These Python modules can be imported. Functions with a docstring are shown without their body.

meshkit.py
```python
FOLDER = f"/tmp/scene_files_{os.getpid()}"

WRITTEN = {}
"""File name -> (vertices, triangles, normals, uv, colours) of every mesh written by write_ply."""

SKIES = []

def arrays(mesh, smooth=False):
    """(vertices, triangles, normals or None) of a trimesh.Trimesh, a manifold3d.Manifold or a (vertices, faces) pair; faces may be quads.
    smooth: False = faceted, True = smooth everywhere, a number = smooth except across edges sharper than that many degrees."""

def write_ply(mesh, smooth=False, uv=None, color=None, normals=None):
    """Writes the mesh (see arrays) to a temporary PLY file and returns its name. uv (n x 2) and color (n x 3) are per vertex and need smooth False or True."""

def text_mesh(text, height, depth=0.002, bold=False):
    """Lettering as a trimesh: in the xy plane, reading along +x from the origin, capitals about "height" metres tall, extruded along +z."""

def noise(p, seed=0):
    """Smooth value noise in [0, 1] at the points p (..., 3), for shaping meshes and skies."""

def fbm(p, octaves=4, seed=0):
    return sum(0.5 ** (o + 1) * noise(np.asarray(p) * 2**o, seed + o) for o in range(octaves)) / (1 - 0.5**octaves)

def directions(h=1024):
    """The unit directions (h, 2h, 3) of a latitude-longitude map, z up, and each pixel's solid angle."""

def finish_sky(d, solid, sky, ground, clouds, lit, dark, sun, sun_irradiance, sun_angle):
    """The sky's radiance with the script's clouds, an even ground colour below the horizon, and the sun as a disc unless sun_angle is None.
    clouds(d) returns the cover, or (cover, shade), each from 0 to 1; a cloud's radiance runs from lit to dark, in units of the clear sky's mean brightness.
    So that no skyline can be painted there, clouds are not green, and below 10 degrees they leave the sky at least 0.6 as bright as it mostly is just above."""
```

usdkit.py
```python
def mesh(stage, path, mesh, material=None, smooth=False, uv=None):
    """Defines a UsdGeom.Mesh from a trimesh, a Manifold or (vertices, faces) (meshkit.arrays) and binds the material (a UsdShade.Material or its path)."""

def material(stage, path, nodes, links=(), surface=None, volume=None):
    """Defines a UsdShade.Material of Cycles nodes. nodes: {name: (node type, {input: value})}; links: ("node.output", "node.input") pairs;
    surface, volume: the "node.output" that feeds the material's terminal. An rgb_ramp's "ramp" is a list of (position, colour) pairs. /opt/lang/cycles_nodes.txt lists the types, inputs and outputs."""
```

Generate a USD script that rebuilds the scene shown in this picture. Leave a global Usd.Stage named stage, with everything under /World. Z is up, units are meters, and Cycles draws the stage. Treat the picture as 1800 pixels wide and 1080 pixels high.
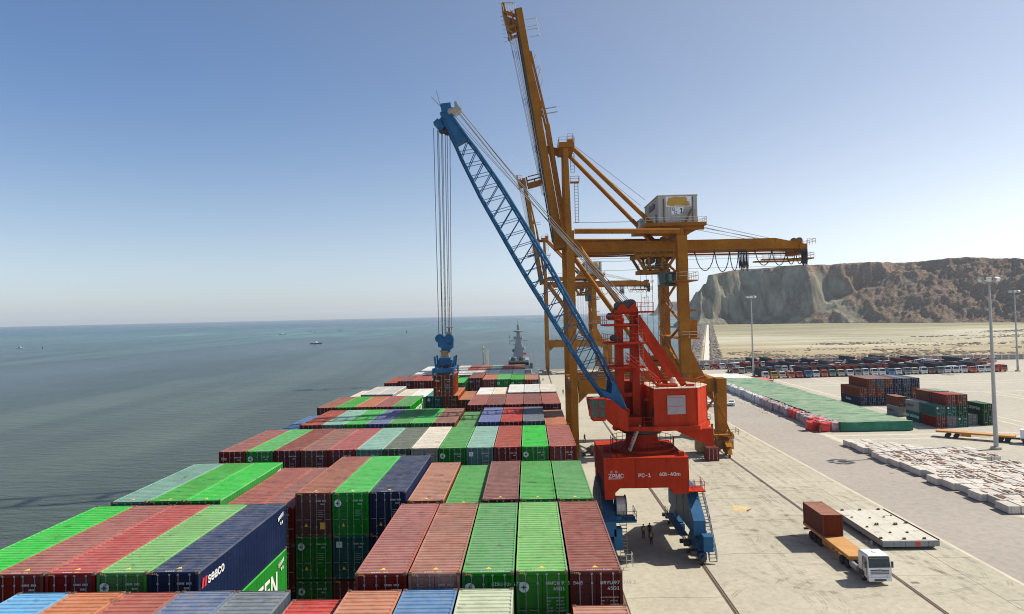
import math, random, re
import numpy as np, trimesh, manifold3d, usdkit, meshkit
from shapely.geometry import Polygon
from pxr import Usd, UsdGeom, UsdLux, UsdShade, Gf, Sdf, Vt

stage = Usd.Stage.CreateInMemory()
UsdGeom.SetStageUpAxis(stage, UsdGeom.Tokens.z)
UsdGeom.SetStageMetersPerUnit(stage, 1.0)
UsdGeom.Xform.Define(stage, '/World')
rng = np.random.default_rng(7)
random.seed(7)
PI = math.pi

# ------------------------------------------------------------------ camera
CAM_H = 29.4                                   # on the bridge wing of the ship, metres above the quay
yaw, pitch, roll = math.radians(1.271), math.radians(1.825), math.atan(.0215)
fw = np.array([-math.sin(yaw) * math.cos(pitch), math.cos(yaw) * math.cos(pitch), math.sin(pitch)])
r0 = np.array([math.cos(yaw), math.sin(yaw), 0.0]); u0 = np.cross(r0, fw)
rt = r0 * math.cos(roll) - u0 * math.sin(roll); up = u0 * math.cos(roll) + r0 * math.sin(roll)
cam = UsdGeom.Camera.Define(stage, '/World/camera')
cam.CreateHorizontalApertureAttr(36.0); cam.CreateVerticalApertureAttr(21.6)
cam.CreateFocalLengthAttr(36.0 * 1224 / 1800)
cam.CreateVerticalApertureOffsetAttr(-28 * 36.0 / 1800)
cam.CreateClippingRangeAttr(Gf.Vec2f(0.5, 60000))
m = Gf.Matrix4d(*rt, 0, *up, 0, *(-fw), 0, 0, 0, CAM_H, 1)
cam.AddTransformOp().Set(m)
EXPOSURE = 0.5
cam.CreateExposureAttr(EXPOSURE)

# ------------------------------------------------------------------ sky and sun
SUN_EL, SUN_AZ = math.radians(43.4), math.radians(75.5)
sky = UsdLux.DomeLight.Define(stage, '/World/sky')
sd = np.array([math.sin(SUN_AZ) * math.cos(SUN_EL), math.cos(SUN_AZ) * math.cos(SUN_EL), math.sin(SUN_EL)])
# clear sky, whitened by dust haze towards the sun and, more gently, low down
sm = usdkit.material(stage, '/World/Looks/sky_air', {
    's': ('sky_texture', {'sky_type': 'single_scattering', 'sun_disc': False, 'sun_elevation': SUN_EL, 'sun_rotation': SUN_AZ,
                          'altitude': 50.0, 'air_density': 1.0, 'aerosol_density': 0.7, 'ozone_density': 2.2}),
    'w': ('mix_color', {'blend_type': 'multiply', 'fac': 1.0, 'b': (.85, .97, 1.13), 'use_clamp': False}),
    'tc': ('texture_coordinate', {}), 'dot': ('vector_math', {'math_type': 'dot_product', 'vector2': tuple(sd)}), 'sep': ('separate_xyz', {}),
    'au': ('map_range', {'range_type': 'smoothstep', 'from_min': -.1, 'from_max': .92, 'to_min': 0.0, 'to_max': .60, 'clamp': True}),
    'lo': ('map_range', {'range_type': 'smoothstep', 'from_min': 0.0, 'from_max': .34, 'to_min': .42, 'to_max': 0.0, 'clamp': True}), 'f': ('math', {'math_type': 'add', 'use_clamp': True}),
    'bw': ('rgb_to_bw', {}), 'gm': ('math', {'math_type': 'multiply', 'value2': 1.45}), 'gc': ('combine_xyz', {}), 'gt': ('mix_color', {'blend_type': 'multiply', 'fac': 1.0, 'b': (.93, 1.0, 1.11), 'use_clamp': False}), 'h': ('mix_color', {'use_clamp': False}),
    'b': ('background_shader', {'strength': 0.083})},
    [('s.color', 'w.a'), ('tc.generated', 'dot.vector1'), ('tc.generated', 'sep.vector'), ('dot.value', 'au.value'), ('sep.z', 'lo.value'), ('au.result', 'f.value1'), ('lo.result', 'f.value2'), ('w.result', 'bw.color'), ('bw.val', 'gm.value1'),
     ('gm.value', 'gc.x'), ('gm.value', 'gc.y'), ('gm.value', 'gc.z'), ('f.value', 'h.fac'), ('w.result', 'h.a'), ('gc.vector', 'gt.a'), ('gt.result', 'h.b'), ('h.result', 'b.color')], surface='b.background')
UsdShade.MaterialBindingAPI.Apply(sky.GetPrim()).Bind(sm)
sun = UsdLux.DistantLight.Define(stage, '/World/sun')
sun.CreateIntensityAttr(1.25); sun.CreateAngleAttr(0.53); sun.CreateNormalizeAttr(True); sun.CreateColorAttr(Gf.Vec3f(1.0, .94, .84))
sd = np.array([math.sin(SUN_AZ) * math.cos(SUN_EL), math.cos(SUN_AZ) * math.cos(SUN_EL), math.sin(SUN_EL)])
sx = np.cross([0, 0, 1], sd); sx /= np.linalg.norm(sx); sy = np.cross(sd, sx)
sun.AddTransformOp().Set(Gf.Matrix4d(*sx, 0, *sy, 0, *sd, 0, 0, 0, 0, 1))
for l in (sky, sun):
    l.GetPrim().SetCustomDataByKey('kind', 'structure')

# ------------------------------------------------------------------ scene helpers
used = {}
def path_for(name, parent):
    k = (str(parent), name); n = used.get(k, -1) + 1; used[k] = n
    return f'{parent}/{name}' + (f'_{n:03d}' if n else '')
def tag(p, label=None, cat=None, group=None, kind=None):
    p = p.GetPrim() if hasattr(p, 'GetPrim') else p
    for k, v in (('label', label), ('category', cat), ('group', group), ('kind', kind)):
        if v: p.SetCustomDataByKey(k, v)
    return p
def xf(p, loc=(0, 0, 0), rz=0.0):
    x = UsdGeom.Xformable(p); x.ClearXformOpOrder()
    x.AddTranslateOp().Set(Gf.Vec3d(*map(float, loc)))
    if rz: x.AddRotateZOp().Set(math.degrees(rz))
def thing(name, label, cat, loc=(0, 0, 0), rz=0.0, group=None, kind=None):
    x = UsdGeom.Xform.Define(stage, path_for(name, '/World')); xf(x, loc, rz)
    return tag(x, label, cat, group, kind)
def obj(name, mesh, mat, parent=None, label=None, smooth=False, kind=None, cat=None, group=None):
    if isinstance(mesh, MB): mesh = mesh.arrays()
    m = usdkit.mesh(stage, path_for(name, parent.GetPath() if parent else '/World'), mesh, mat, smooth=smooth)
    return tag(m, label, cat, group, kind)
def dup(root, loc, rz=0.0, label=None, group=None):
    was = root.GetCustomData()
    name = re.sub(r'_\d{3}$', '', root.GetName())
    x = UsdGeom.Xform.Define(stage, path_for(name, '/World'))
    p = x.GetPrim(); p.GetReferences().AddInternalReference(root.GetPath()); p.SetInstanceable(True)
    xf(x, loc, rz)
    return tag(p, label or was.get('label'), was.get('category'), group or was.get('group'))

def vec(*a): return np.array(a, float)
def unit(v): return np.asarray(v, float) / (np.linalg.norm(v) + 1e-12)
class MB:
    """collects shapes into one mesh"""
    def __init__(s): s.v, s.f, s.n = [], [], 0
    def add(s, v, f):
        v = np.asarray(v, float).reshape(-1, 3); f = np.asarray(f, int)
        if f.shape[1] == 4: f = np.vstack([f[:, [0, 1, 2]], f[:, [0, 2, 3]]])
        s.v.append(v); s.f.append(f + s.n); s.n += len(v); return s
    def arrays(s): return np.vstack(s.v), np.vstack(s.f)
    def mesh(s, o):
        if hasattr(o, 'to_mesh'):
            q = o.to_mesh(); return s.add(q.vert_properties[:, :3], q.tri_verts)
        return s.add(o.vertices, o.faces)
    def hexa(s, c): # 8 corners: bottom 4 ccw, top 4 ccw
        return s.add(c, [[0, 3, 2, 1], [4, 5, 6, 7], [0, 1, 5, 4], [1, 2, 6, 5], [2, 3, 7, 6], [3, 0, 4, 7]])
    def box(s, x0, x1, y0, y1, z0, z1):
        return s.hexa([(x0, y0, z0), (x1, y0, z0), (x1, y1, z0), (x0, y1, z0), (x0, y0, z1), (x1, y0, z1), (x1, y1, z1), (x0, y1, z1)])
    def cbox(s, x0, x1, y0, y1, z0, z1, c=.05): # top edges and vertical edges chamfered
        def ring(i, z): return [(x0 + i + c, y0 + i, z), (x1 - i - c, y0 + i, z), (x1 - i, y0 + i + c, z), (x1 - i, y1 - i - c, z), (x1 - i - c, y1 - i, z), (x0 + i + c, y1 - i, z), (x0 + i, y1 - i - c, z), (x0 + i, y0 + i + c, z)]
        return s.loft([ring(0, z0), ring(0, z1 - c), ring(c, z1)])
    def loft(s, rings, caps=True):
        k = len(rings[0]); v = np.vstack([np.asarray(r, float) for r in rings]); f = []
        for a in range(len(rings) - 1):
            for i in range(k):
                j = (i + 1) % k; f.append([a * k + i, a * k + j, (a + 1) * k + j, (a + 1) * k + i])
        s.add(v, f)
        if caps:
            for r, flip in ((rings[0], True), (rings[-1], False)):
                idx = list(range(k));  tri = [[0, i, i + 1] for i in range(1, k - 1)]
                s.add(r, [t[::-1] for t in tri] if flip else tri)
        return s
    def beam(s, p, q, w, h=None, up=(0, 0, 1), w2=None, h2=None):
        p, q = vec(*p), vec(*q); h = w if h is None else h; w2 = w if w2 is None else w2; h2 = h if h2 is None else h2
        d = unit(q - p); up = np.asarray(up, float)
        if abs(d @ up) > .98: up = vec(0, 1, 0)
        a = unit(np.cross(d, up)); b = np.cross(a, d)
        def ring(c, w, h): return [c - a * w / 2 - b * h / 2, c + a * w / 2 - b * h / 2, c + a * w / 2 + b * h / 2, c - a * w / 2 + b * h / 2]
        return s.loft([ring(p, w, h), ring(q, w2, h2)])
    def tube(s, p, q, r, n=6, r2=None, caps=True):
        p, q = vec(*p), vec(*q); r2 = r if r2 is None else r2; d = unit(q - p)
        up = vec(0, 0, 1) if abs(d[2]) < .95 else vec(1, 0, 0); a = unit(np.cross(d, up)); b = np.cross(a, d)
        t = np.arange(n) * 2 * PI / n; o = np.cos(t)[:, None] * a + np.sin(t)[:, None] * b
        return s.loft([p + o * r, q + o * r2], caps)
    def path(s, pts, r, n=5):
        for a, b in zip(pts[:-1], pts[1:]): s.tube(a, b, r, n, caps=False)
        return s
    def plate(s, loop, thick): # planar loop of 3D points pushed along the vector thick
        loop = np.asarray(loop, float); t = np.asarray(thick, float)
        c = loop.mean(0); nrm = unit(t); a = unit(loop[1] - loop[0] - nrm * ((loop[1] - loop[0]) @ nrm)); b = np.cross(nrm, a)
        p2 = np.stack([(loop - c) @ a, (loop - c) @ b], 1)
        m = trimesh.creation.extrude_polygon(Polygon(p2).buffer(0), float(np.linalg.norm(t)), engine='earcut')
        w = m.vertices; return s.add(c + w[:, :1] * a + w[:, 1:2] * b + w[:, 2:] * nrm, m.faces)
    def disc(s, c, axis, r, t, n=16):
        c, axis = np.asarray(c, float), unit(axis); return s.tube(c - axis * t / 2, c + axis * t / 2, r, n)
    def lathe(s, c, prof, n=24): # prof: (r, z) from bottom up
        rings = [[(c[0] + r * math.cos(a), c[1] + r * math.sin(a), c[2] + z) for a in np.arange(n) * 2 * PI / n] for r, z in prof]
        return s.loft(rings)
    def rail(s, pts, h=1.1, r=.03, step=1.8, close=False, n=4): # handrail along pts
        pts = [np.asarray(p, float) for p in pts]
        if close: pts = pts + [pts[0]]
        up = vec(0, 0, 1)
        for a, b in zip(pts[:-1], pts[1:]):
            L = np.linalg.norm(b - a); k = max(1, int(round(L / step)))
            for t in np.linspace(0, 1, k + 1): s.tube(a + (b - a) * t, a + (b - a) * t + up * h, r, n, caps=False)
            for hh in (h, h * .52): s.tube(a + up * hh, b + up * hh, r * .9, n, caps=False)
        return s
    def ladder(s, p, q, w, side, r=.03, step=.35, n=4):
        p, q, side = vec(*p), vec(*q), unit(side); L = np.linalg.norm(q - p); k = int(L / step)
        for sg in (-.5, .5): s.tube(p + side * w * sg, q + side * w * sg, r * 1.2, n)
        for t in np.linspace(0.02, .98, k): c = p + (q - p) * t; s.tube(c - side * w / 2, c + side * w / 2, r * .8, n, caps=False)
        return s
    def stairs(s, p, q, w, side, step=.28): # p bottom, q top, treads along side
        p, q, side = vec(*p), vec(*q), unit(side); d = q - p; k = max(2, int(abs(d[2]) / step)); run = unit(vec(d[0], d[1], 0))
        for sg in (-.5, .5): s.beam(p + side * w * sg, q + side * w * sg, .06, .25)
        for t in np.linspace(0, 1, k): c = p + d * t; s.beam(c - side * w / 2, c + side * w / 2, .24, .04)
        return s
    def moved(s, M, t=(0, 0, 0)):
        v, f = s.arrays(); o = MB(); return o.add(v @ np.asarray(M).T + np.asarray(t), f)
def rotz(a): c, s_ = math.cos(a), math.sin(a); return np.array([[c, -s_, 0], [s_, c, 0], [0, 0, 1]])
def rotx(a): c, s_ = math.cos(a), math.sin(a); return np.array([[1, 0, 0], [0, c, -s_], [0, s_, c]])
def text(mb, s, height, o, ex, ey, depth=.012, bold=False, center=False):
    """lettering in the plane of ex, ey with its lower left (or centre) at o"""
    t = meshkit.text_mesh(s, height, depth, bold); v = t.vertices.copy()
    if center: v[:, :2] -= (v[:, :2].min(0) + v[:, :2].max(0)) / 2
    ex, ey = unit(ex), unit(ey); ez = np.cross(ex, ey)
    return mb.add(np.asarray(o, float) + v[:, :1] * ex + v[:, 1:2] * ey + v[:, 2:] * ez, t.faces)
def fbm(p, o=4, seed=0): return meshkit.fbm(p, o, seed)

# ------------------------------------------------------------------ materials
L = '/World/Looks/'
def paint(name, col, rough=.5, var=.25, scale=.6, rust=0.0, rustcol=(.16, .07, .035), metal=0.0, bump=0.0, fine=6.0, dust=0.0, spec=.5, streak=False, stain=0.0, vary=0.0):
    """painted or weathered surface: tone drifts, fine grain, rust blotches and settled dust, all from the point's position"""
    c = np.array(col, float)
    N = {'g': ('geometry', {}), 'map': ('mapping', {'mapping_type': 'point', 'scale': (1, 1, .25) if streak else (1, 1, 1)}),
         'n1': ('noise_texture', {'scale': scale, 'detail': 4.0, 'roughness': .6}),
         'n2': ('noise_texture', {'scale': fine, 'detail': 5.0, 'roughness': .7}),
         'r1': ('rgb_ramp', {'ramp': [(.25, tuple(c * (1 - var))), (.5, tuple(c)), (.75, tuple(np.minimum(c * (1 + var) + .02 * var, .9)))]}),
         'r2': ('rgb_ramp', {'ramp': [(.3, (.72, .72, .72)), (.55, (1, 1, 1)), (.8, (1.12, 1.12, 1.1))]}),
         'm': ('mix_color', {'blend_type': 'multiply', 'fac': .7, 'use_clamp': False}),
         'p': ('principled_bsdf', {'roughness': rough, 'metallic': metal, 'specular_ior_level': spec})}
    K = [('g.position', 'map.vector'), ('map.vector', 'n1.vector'), ('map.vector', 'n2.vector'), ('n1.fac', 'r1.fac'), ('n2.fac', 'r2.fac'), ('r1.color', 'm.a'), ('r2.color', 'm.b')]
    out = 'm.result'
    if vary:
        N['oi'] = ('object_info', {}); N['ov'] = ('map_range', {'to_min': 1 - vary, 'to_max': 1 + vary}); N['os'] = ('map_range', {'to_min': .78, 'to_max': 1.08}); N['hv'] = ('hsv', {'fac': 1.0})
        K += [('oi.random', 'ov.value'), ('oi.random', 'os.value'), ('ov.result', 'hv.value'), ('os.result', 'hv.saturation'), (out, 'hv.color')]; out = 'hv.color'
    if stain:
        N['sn'] = ('noise_texture', {'scale': 1.05, 'detail': 6.0, 'roughness': .62, 'distortion': .4}); N['sr'] = ('rgb_ramp', {'ramp': [(.60, (1, 1, 1)), (.68, (1 - stain,) * 3)]}); N['sx'] = ('mix_color', {'blend_type': 'multiply', 'fac': 1.0})
        K += [('g.position', 'sn.vector'), ('sn.fac', 'sr.fac'), (out, 'sx.a'), ('sr.color', 'sx.b')]; out = 'sx.result'
    if dust:
        N['dn'] = ('noise_texture', {'scale': 1.7, 'detail': 6.0, 'roughness': .65}); N['dr'] = ('rgb_ramp', {'ramp': [(.35, (0, 0, 0)), (.75, (dust, dust, dust))]})
        N['dm'] = ('mix_color', {'b': (.42, .36, .28)}); K += [('g.position', 'dn.vector'), ('dn.fac', 'dr.fac'), ('dr.color', 'dm.fac'), (out, 'dm.a')]; out = 'dm.result'
    if rust:
        N['rn'] = ('noise_texture', {'scale': 2.3, 'detail': 8.0, 'roughness': .75}); N['rr'] = ('rgb_ramp', {'ramp': [(.665 - .1 * rust, (0, 0, 0)), (.74 - .09 * rust, (.85, .85, .85))]})
        N['rm'] = ('mix_color', {'b': rustcol}); K += [('map.vector', 'rn.vector'), ('rn.fac', 'rr.fac'), ('rr.color', 'rm.fac'), (out, 'rm.a')]; out = 'rm.result'
    K.append((out, 'p.base_color'))
    if bump:
        N['b'] = ('bump', {'strength': .6, 'distance': bump}); K += [('n2.fac', 'b.height'), ('b.normal', 'p.normal')]
    return usdkit.material(stage, L + name, N, K, surface='p.BSDF')
def plain(name, col, rough=.5, metal=0.0, spec=.5):
    return usdkit.material(stage, L + name, {'p': ('principled_bsdf', {'base_color': col, 'roughness': rough, 'metallic': metal, 'specular_ior_level': spec})}, surface='p.BSDF')
def glass(name, tint=(.02, .05, .06)):
    return usdkit.material(stage, L + name, {'t': ('transparent_bsdf', {'color': (.35, .5, .5)}), 'g': ('glossy_bsdf', {'color': (.9, .9, .9), 'roughness': .03}), 'd': ('diffuse_bsdf', {'color': tint}),
        'f': ('fresnel', {'IOR': 1.5}), 'm0': ('mix_closure', {'fac': .45}), 'm': ('mix_closure', {})}, [('t.BSDF', 'm0.closure1'), ('d.BSDF', 'm0.closure2'), ('f.fac', 'm.fac'), ('m0.closure', 'm.closure1'), ('g.BSDF', 'm.closure2')], surface='m.closure')
# ------------------------------------------------------------------ the sea
SEA_Z = -4.0
def sea_material():
    N = {'g': ('geometry', {}), 'sep': ('separate_xyz', {}),
         'mw': ('mapping', {'scale': (.16, .42, .3), 'rotation': (0, 0, .25)}), 'w1': ('noise_texture', {'scale': 1.0, 'detail': 5.0, 'roughness': .62}),
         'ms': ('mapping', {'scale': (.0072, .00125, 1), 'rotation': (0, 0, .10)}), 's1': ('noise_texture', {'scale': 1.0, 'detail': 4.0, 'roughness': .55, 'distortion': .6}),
         'mp': ('mapping', {'scale': (.012, .03, 1)}), 's2': ('noise_texture', {'scale': 1.0, 'detail': 5.0, 'roughness': .6}),
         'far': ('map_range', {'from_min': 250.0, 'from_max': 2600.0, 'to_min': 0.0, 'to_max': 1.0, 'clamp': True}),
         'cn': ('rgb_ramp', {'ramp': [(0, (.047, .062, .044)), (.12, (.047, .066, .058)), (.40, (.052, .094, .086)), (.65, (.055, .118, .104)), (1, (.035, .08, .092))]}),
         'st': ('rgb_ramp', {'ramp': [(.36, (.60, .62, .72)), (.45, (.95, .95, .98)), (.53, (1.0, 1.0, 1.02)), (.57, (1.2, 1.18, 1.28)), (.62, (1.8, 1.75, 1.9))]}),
         'pt': ('rgb_ramp', {'ramp': [(.3, (.8, .82, .85)), (.5, (1, 1, 1)), (.75, (1.15, 1.12, 1.1))]}),
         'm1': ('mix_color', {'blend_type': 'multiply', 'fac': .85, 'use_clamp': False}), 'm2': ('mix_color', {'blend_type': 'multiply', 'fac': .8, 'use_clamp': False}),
         'len': ('vector_math', {'math_type': 'length'}),
         'ro': ('map_range', {'from_min': .35, 'from_max': .65, 'to_min': .22, 'to_max': .36, 'clamp': True}),
         'b': ('bump', {'strength': .95, 'distance': .8}),
         'p': ('principled_bsdf', {'ior': 1.33, 'specular_ior_level': .32})}
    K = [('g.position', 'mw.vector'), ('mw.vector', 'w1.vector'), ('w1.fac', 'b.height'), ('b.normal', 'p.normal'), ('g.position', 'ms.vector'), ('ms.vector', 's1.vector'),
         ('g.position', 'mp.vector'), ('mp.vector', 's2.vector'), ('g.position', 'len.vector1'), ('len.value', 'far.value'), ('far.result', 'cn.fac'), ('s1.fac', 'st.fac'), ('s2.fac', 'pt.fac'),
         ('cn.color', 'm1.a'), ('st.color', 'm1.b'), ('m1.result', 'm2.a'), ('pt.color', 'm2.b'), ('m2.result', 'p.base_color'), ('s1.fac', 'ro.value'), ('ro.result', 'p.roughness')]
    return usdkit.material(stage, L + 'sea_water', N, K, surface='p.BSDF')
SEA_R = 10500.0
a = np.linspace(0, 2 * PI, 161)[:-1]; rr = [0, 60, 200, 600, 1500, 4000, SEA_R]
sv = [(r * math.cos(t), r * math.sin(t), SEA_Z) for r in rr for t in a]
sf = [[i * 160 + j, (i + 1) * 160 + j, (i + 1) * 160 + (j + 1) % 160, i * 160 + (j + 1) % 160] for i in range(6) for j in range(160)]
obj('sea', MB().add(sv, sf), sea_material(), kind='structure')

# ------------------------------------------------------------------ land, apron, road, yard
CONC = (.405, .370, .283)
M_conc = [paint(f'concrete_{i}', tuple(np.array(CONC) * k), rough=.85, var=.12, scale=.09, fine=1.3, spec=.2, bump=.004, stain=.12) for i, k in enumerate((1.0, .975, 1.02))]
M_joint = plain('joint_dirt', (.17, .15, .115), .9)
M_road = paint('road_surface', (.325, .29, .245), rough=.9, var=.07, scale=.05, fine=.9, spec=.2)
M_yard = paint('yard_concrete', (.39, .355, .29), rough=.88, var=.08, scale=.03, fine=.7, spec=.2)
M_line = paint('worn_line', (.52, .47, .36), rough=.85, var=.12, scale=.5, spec=.2)
M_steel = paint('rail_steel', (.16, .11, .075), rough=.45, var=.3, scale=3, spec=.5)

def sand_material():
    N = {'g': ('geometry', {}), 'sep': ('separate_xyz', {}), 'n0': ('noise_texture', {'scale': .0045, 'detail': 4.0, 'roughness': .55}),
         'mm': ('mapping', {'scale': (.0045, .022, 1)}), 'n1': ('noise_texture', {'scale': 1.0, 'detail': 6.0, 'roughness': .65}), 'n2': ('noise_texture', {'scale': .16, 'detail': 6.0, 'roughness': .7}),
         'sub': ('math', {'math_type': 'multiply_add', 'value2': 420.0, 'value3': -210.0}), 'add': ('math', {'math_type': 'add'}),
         'mr': ('map_range', {'from_min': 370.0, 'from_max': 1400.0, 'clamp': True}),
         'c': ('rgb_ramp', {'ramp': [(0, (.34, .275, .175)), (.10, (.34, .28, .18)), (.20, (.37, .335, .235)), (.32, (.42, .395, .30)), (.42, (.31, .285, .185)), (.62, (.245, .23, .145)), (.9, (.25, .225, .14)), (1, (.34, .29, .19))]}),
         'r1': ('rgb_ramp', {'ramp': [(.34, (.66, .65, .60)), (.47, (.92, .92, .9)), (.54, (1, 1, 1)), (.64, (1.32, 1.32, 1.36))]}), 'r2': ('rgb_ramp', {'ramp': [(.3, (.62, .60, .55)), (.5, (1, 1, 1))]}),
         'm1': ('mix_color', {'blend_type': 'multiply', 'fac': .9, 'use_clamp': False}), 'm2': ('mix_color', {'blend_type': 'multiply', 'fac': .7, 'use_clamp': False}),
         'p': ('principled_bsdf', {'roughness': .95, 'specular_ior_level': .15})}
    K = [('g.position', 'sep.vector'), ('g.position', 'n0.vector'), ('g.position', 'mm.vector'), ('mm.vector', 'n1.vector'), ('g.position', 'n2.vector'), ('n0.fac', 'sub.value1'), ('sub.value', 'add.value1'), ('sep.y', 'add.value2'),
         ('add.value', 'mr.value'), ('mr.result', 'c.fac'), ('n1.fac', 'r1.fac'), ('n2.fac', 'r2.fac'), ('c.color', 'm1.a'), ('r1.color', 'm1.b'), ('m1.result', 'm2.a'), ('r2.color', 'm2.b'), ('m2.result', 'p.base_color')]
    return usdkit.material(stage, L + 'sand', N, K, surface='p.BSDF')
M_sand = sand_material()
QX = 5.2                                            # quay edge
def shore_x(y): return 101.5 + (y - 402) * .2575    # the path on the breakwater
loop = [(QX, -260), (QX, 360), (84, 360), (shore_x(380) - 10, 380), (shore_x(1500) - 10, 1500), (shore_x(2600) - 10, 2600), (9000, 2600), (9000, -260)]
g = MB(); g.plate([(x, y, -6.5) for x, y in loop], (0, 0, 6.44)); obj('ground', g, M_sand, kind='structure')

apron = thing('apron', None, None, kind='structure')
RAILS = (9.1, 19.5, 39.1)
strips = [(QX, 8.86), (9.34, 19.26), (19.74, 38.86), (39.34, 46.6), (46.6, 51.0)]
obj('joint_bed', MB().box(QX, 51.0, -60, 358.5, -.058, -.045), M_joint, apron)
for i, (x0, x1) in enumerate(strips):
    y, pitch_ = (-60 + (i * 5.3) % 12, 12.15) if i > 2 else (-60 + (0, 9.5, 22.0)[i], 24.6)
    ys = [-60]
    while y < 352: ys.append(y) if y > -58 else None; y += pitch_
    ys.append(358)
    for k, (ya, yb) in enumerate(zip(ys[:-1], ys[1:])):
        dz = rng.uniform(-.004, .004)
        obj('slab', MB().box(x0 + .03, x1 - .03, ya + .03, yb - .03, -.04, dz), M_conc[int(rng.integers(3))], apron)
for rx in RAILS:
    t = thing('crane_rail', None, None, (rx, 0, 0), kind='structure')
    obj('rail_head', MB().box(-.06, .06, -60, 355, -.04, .02), M_steel, t)
    obj('rail_foot', MB().box(-.16, .16, -60, 355, -.044, -.02), M_steel, t)
    for sgn in (-1, 1): obj('groove_edge', MB().box(sgn * .235 - .03, sgn * .235 + .03, -60, 355, -.044, .004), M_steel, t)
t = thing('quay_edge_beam', None, None, kind='structure')
obj('coping', MB().box(QX - .5, QX, -60, 360, -4.6, .16), M_conc[1], t)
obj('road', MB().box(51.0, 66.5, -60, 364, -.055, -.004), M_road, kind='structure')
obj('yard', MB().box(66.5, 420, -60, 366, -.055, 0.0), M_yard, kind='structure')
obj('road_edge_line', MB().box(50.75, 51.2, -60, 358, -.002, .006), M_line, kind='structure')
yl = MB()
for x0, x1, y0, y1 in [(67.0, 68.6, 60, 164), (99.5, 100.6, 186, 290), (116.5, 117.4, 60, 292), (120.5, 121.2, 60, 292), (66.6, 71.0, 60, 163)]:
    yl.box(x0, x1, y0, y1, 0, .005) if x0 != 66.6 else None
for y in (155.5, 160.5, 236, 262, 269): yl.box(68.7, 320, y, y + 1.1, .0, .0055)
for x in (150, 154, 186, 190): yl.box(x, x + .8, 60, 235.9, 0, .0045)
obj('yard_marking', yl, M_line, kind='structure')
obj('drain_cover', MB().box(59.3, 60.2, 84, 84.7, -.004, .005), M_steel, kind='structure'); obj('drain_cover', MB().box(62.6, 63.4, 124, 124.6, -.004, .005), M_steel, kind='structure')
obj('drain_cover', MB().box(39.9, 40.7, 75.3, 75.8, 0, .012), M_steel, kind='structure')

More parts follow.
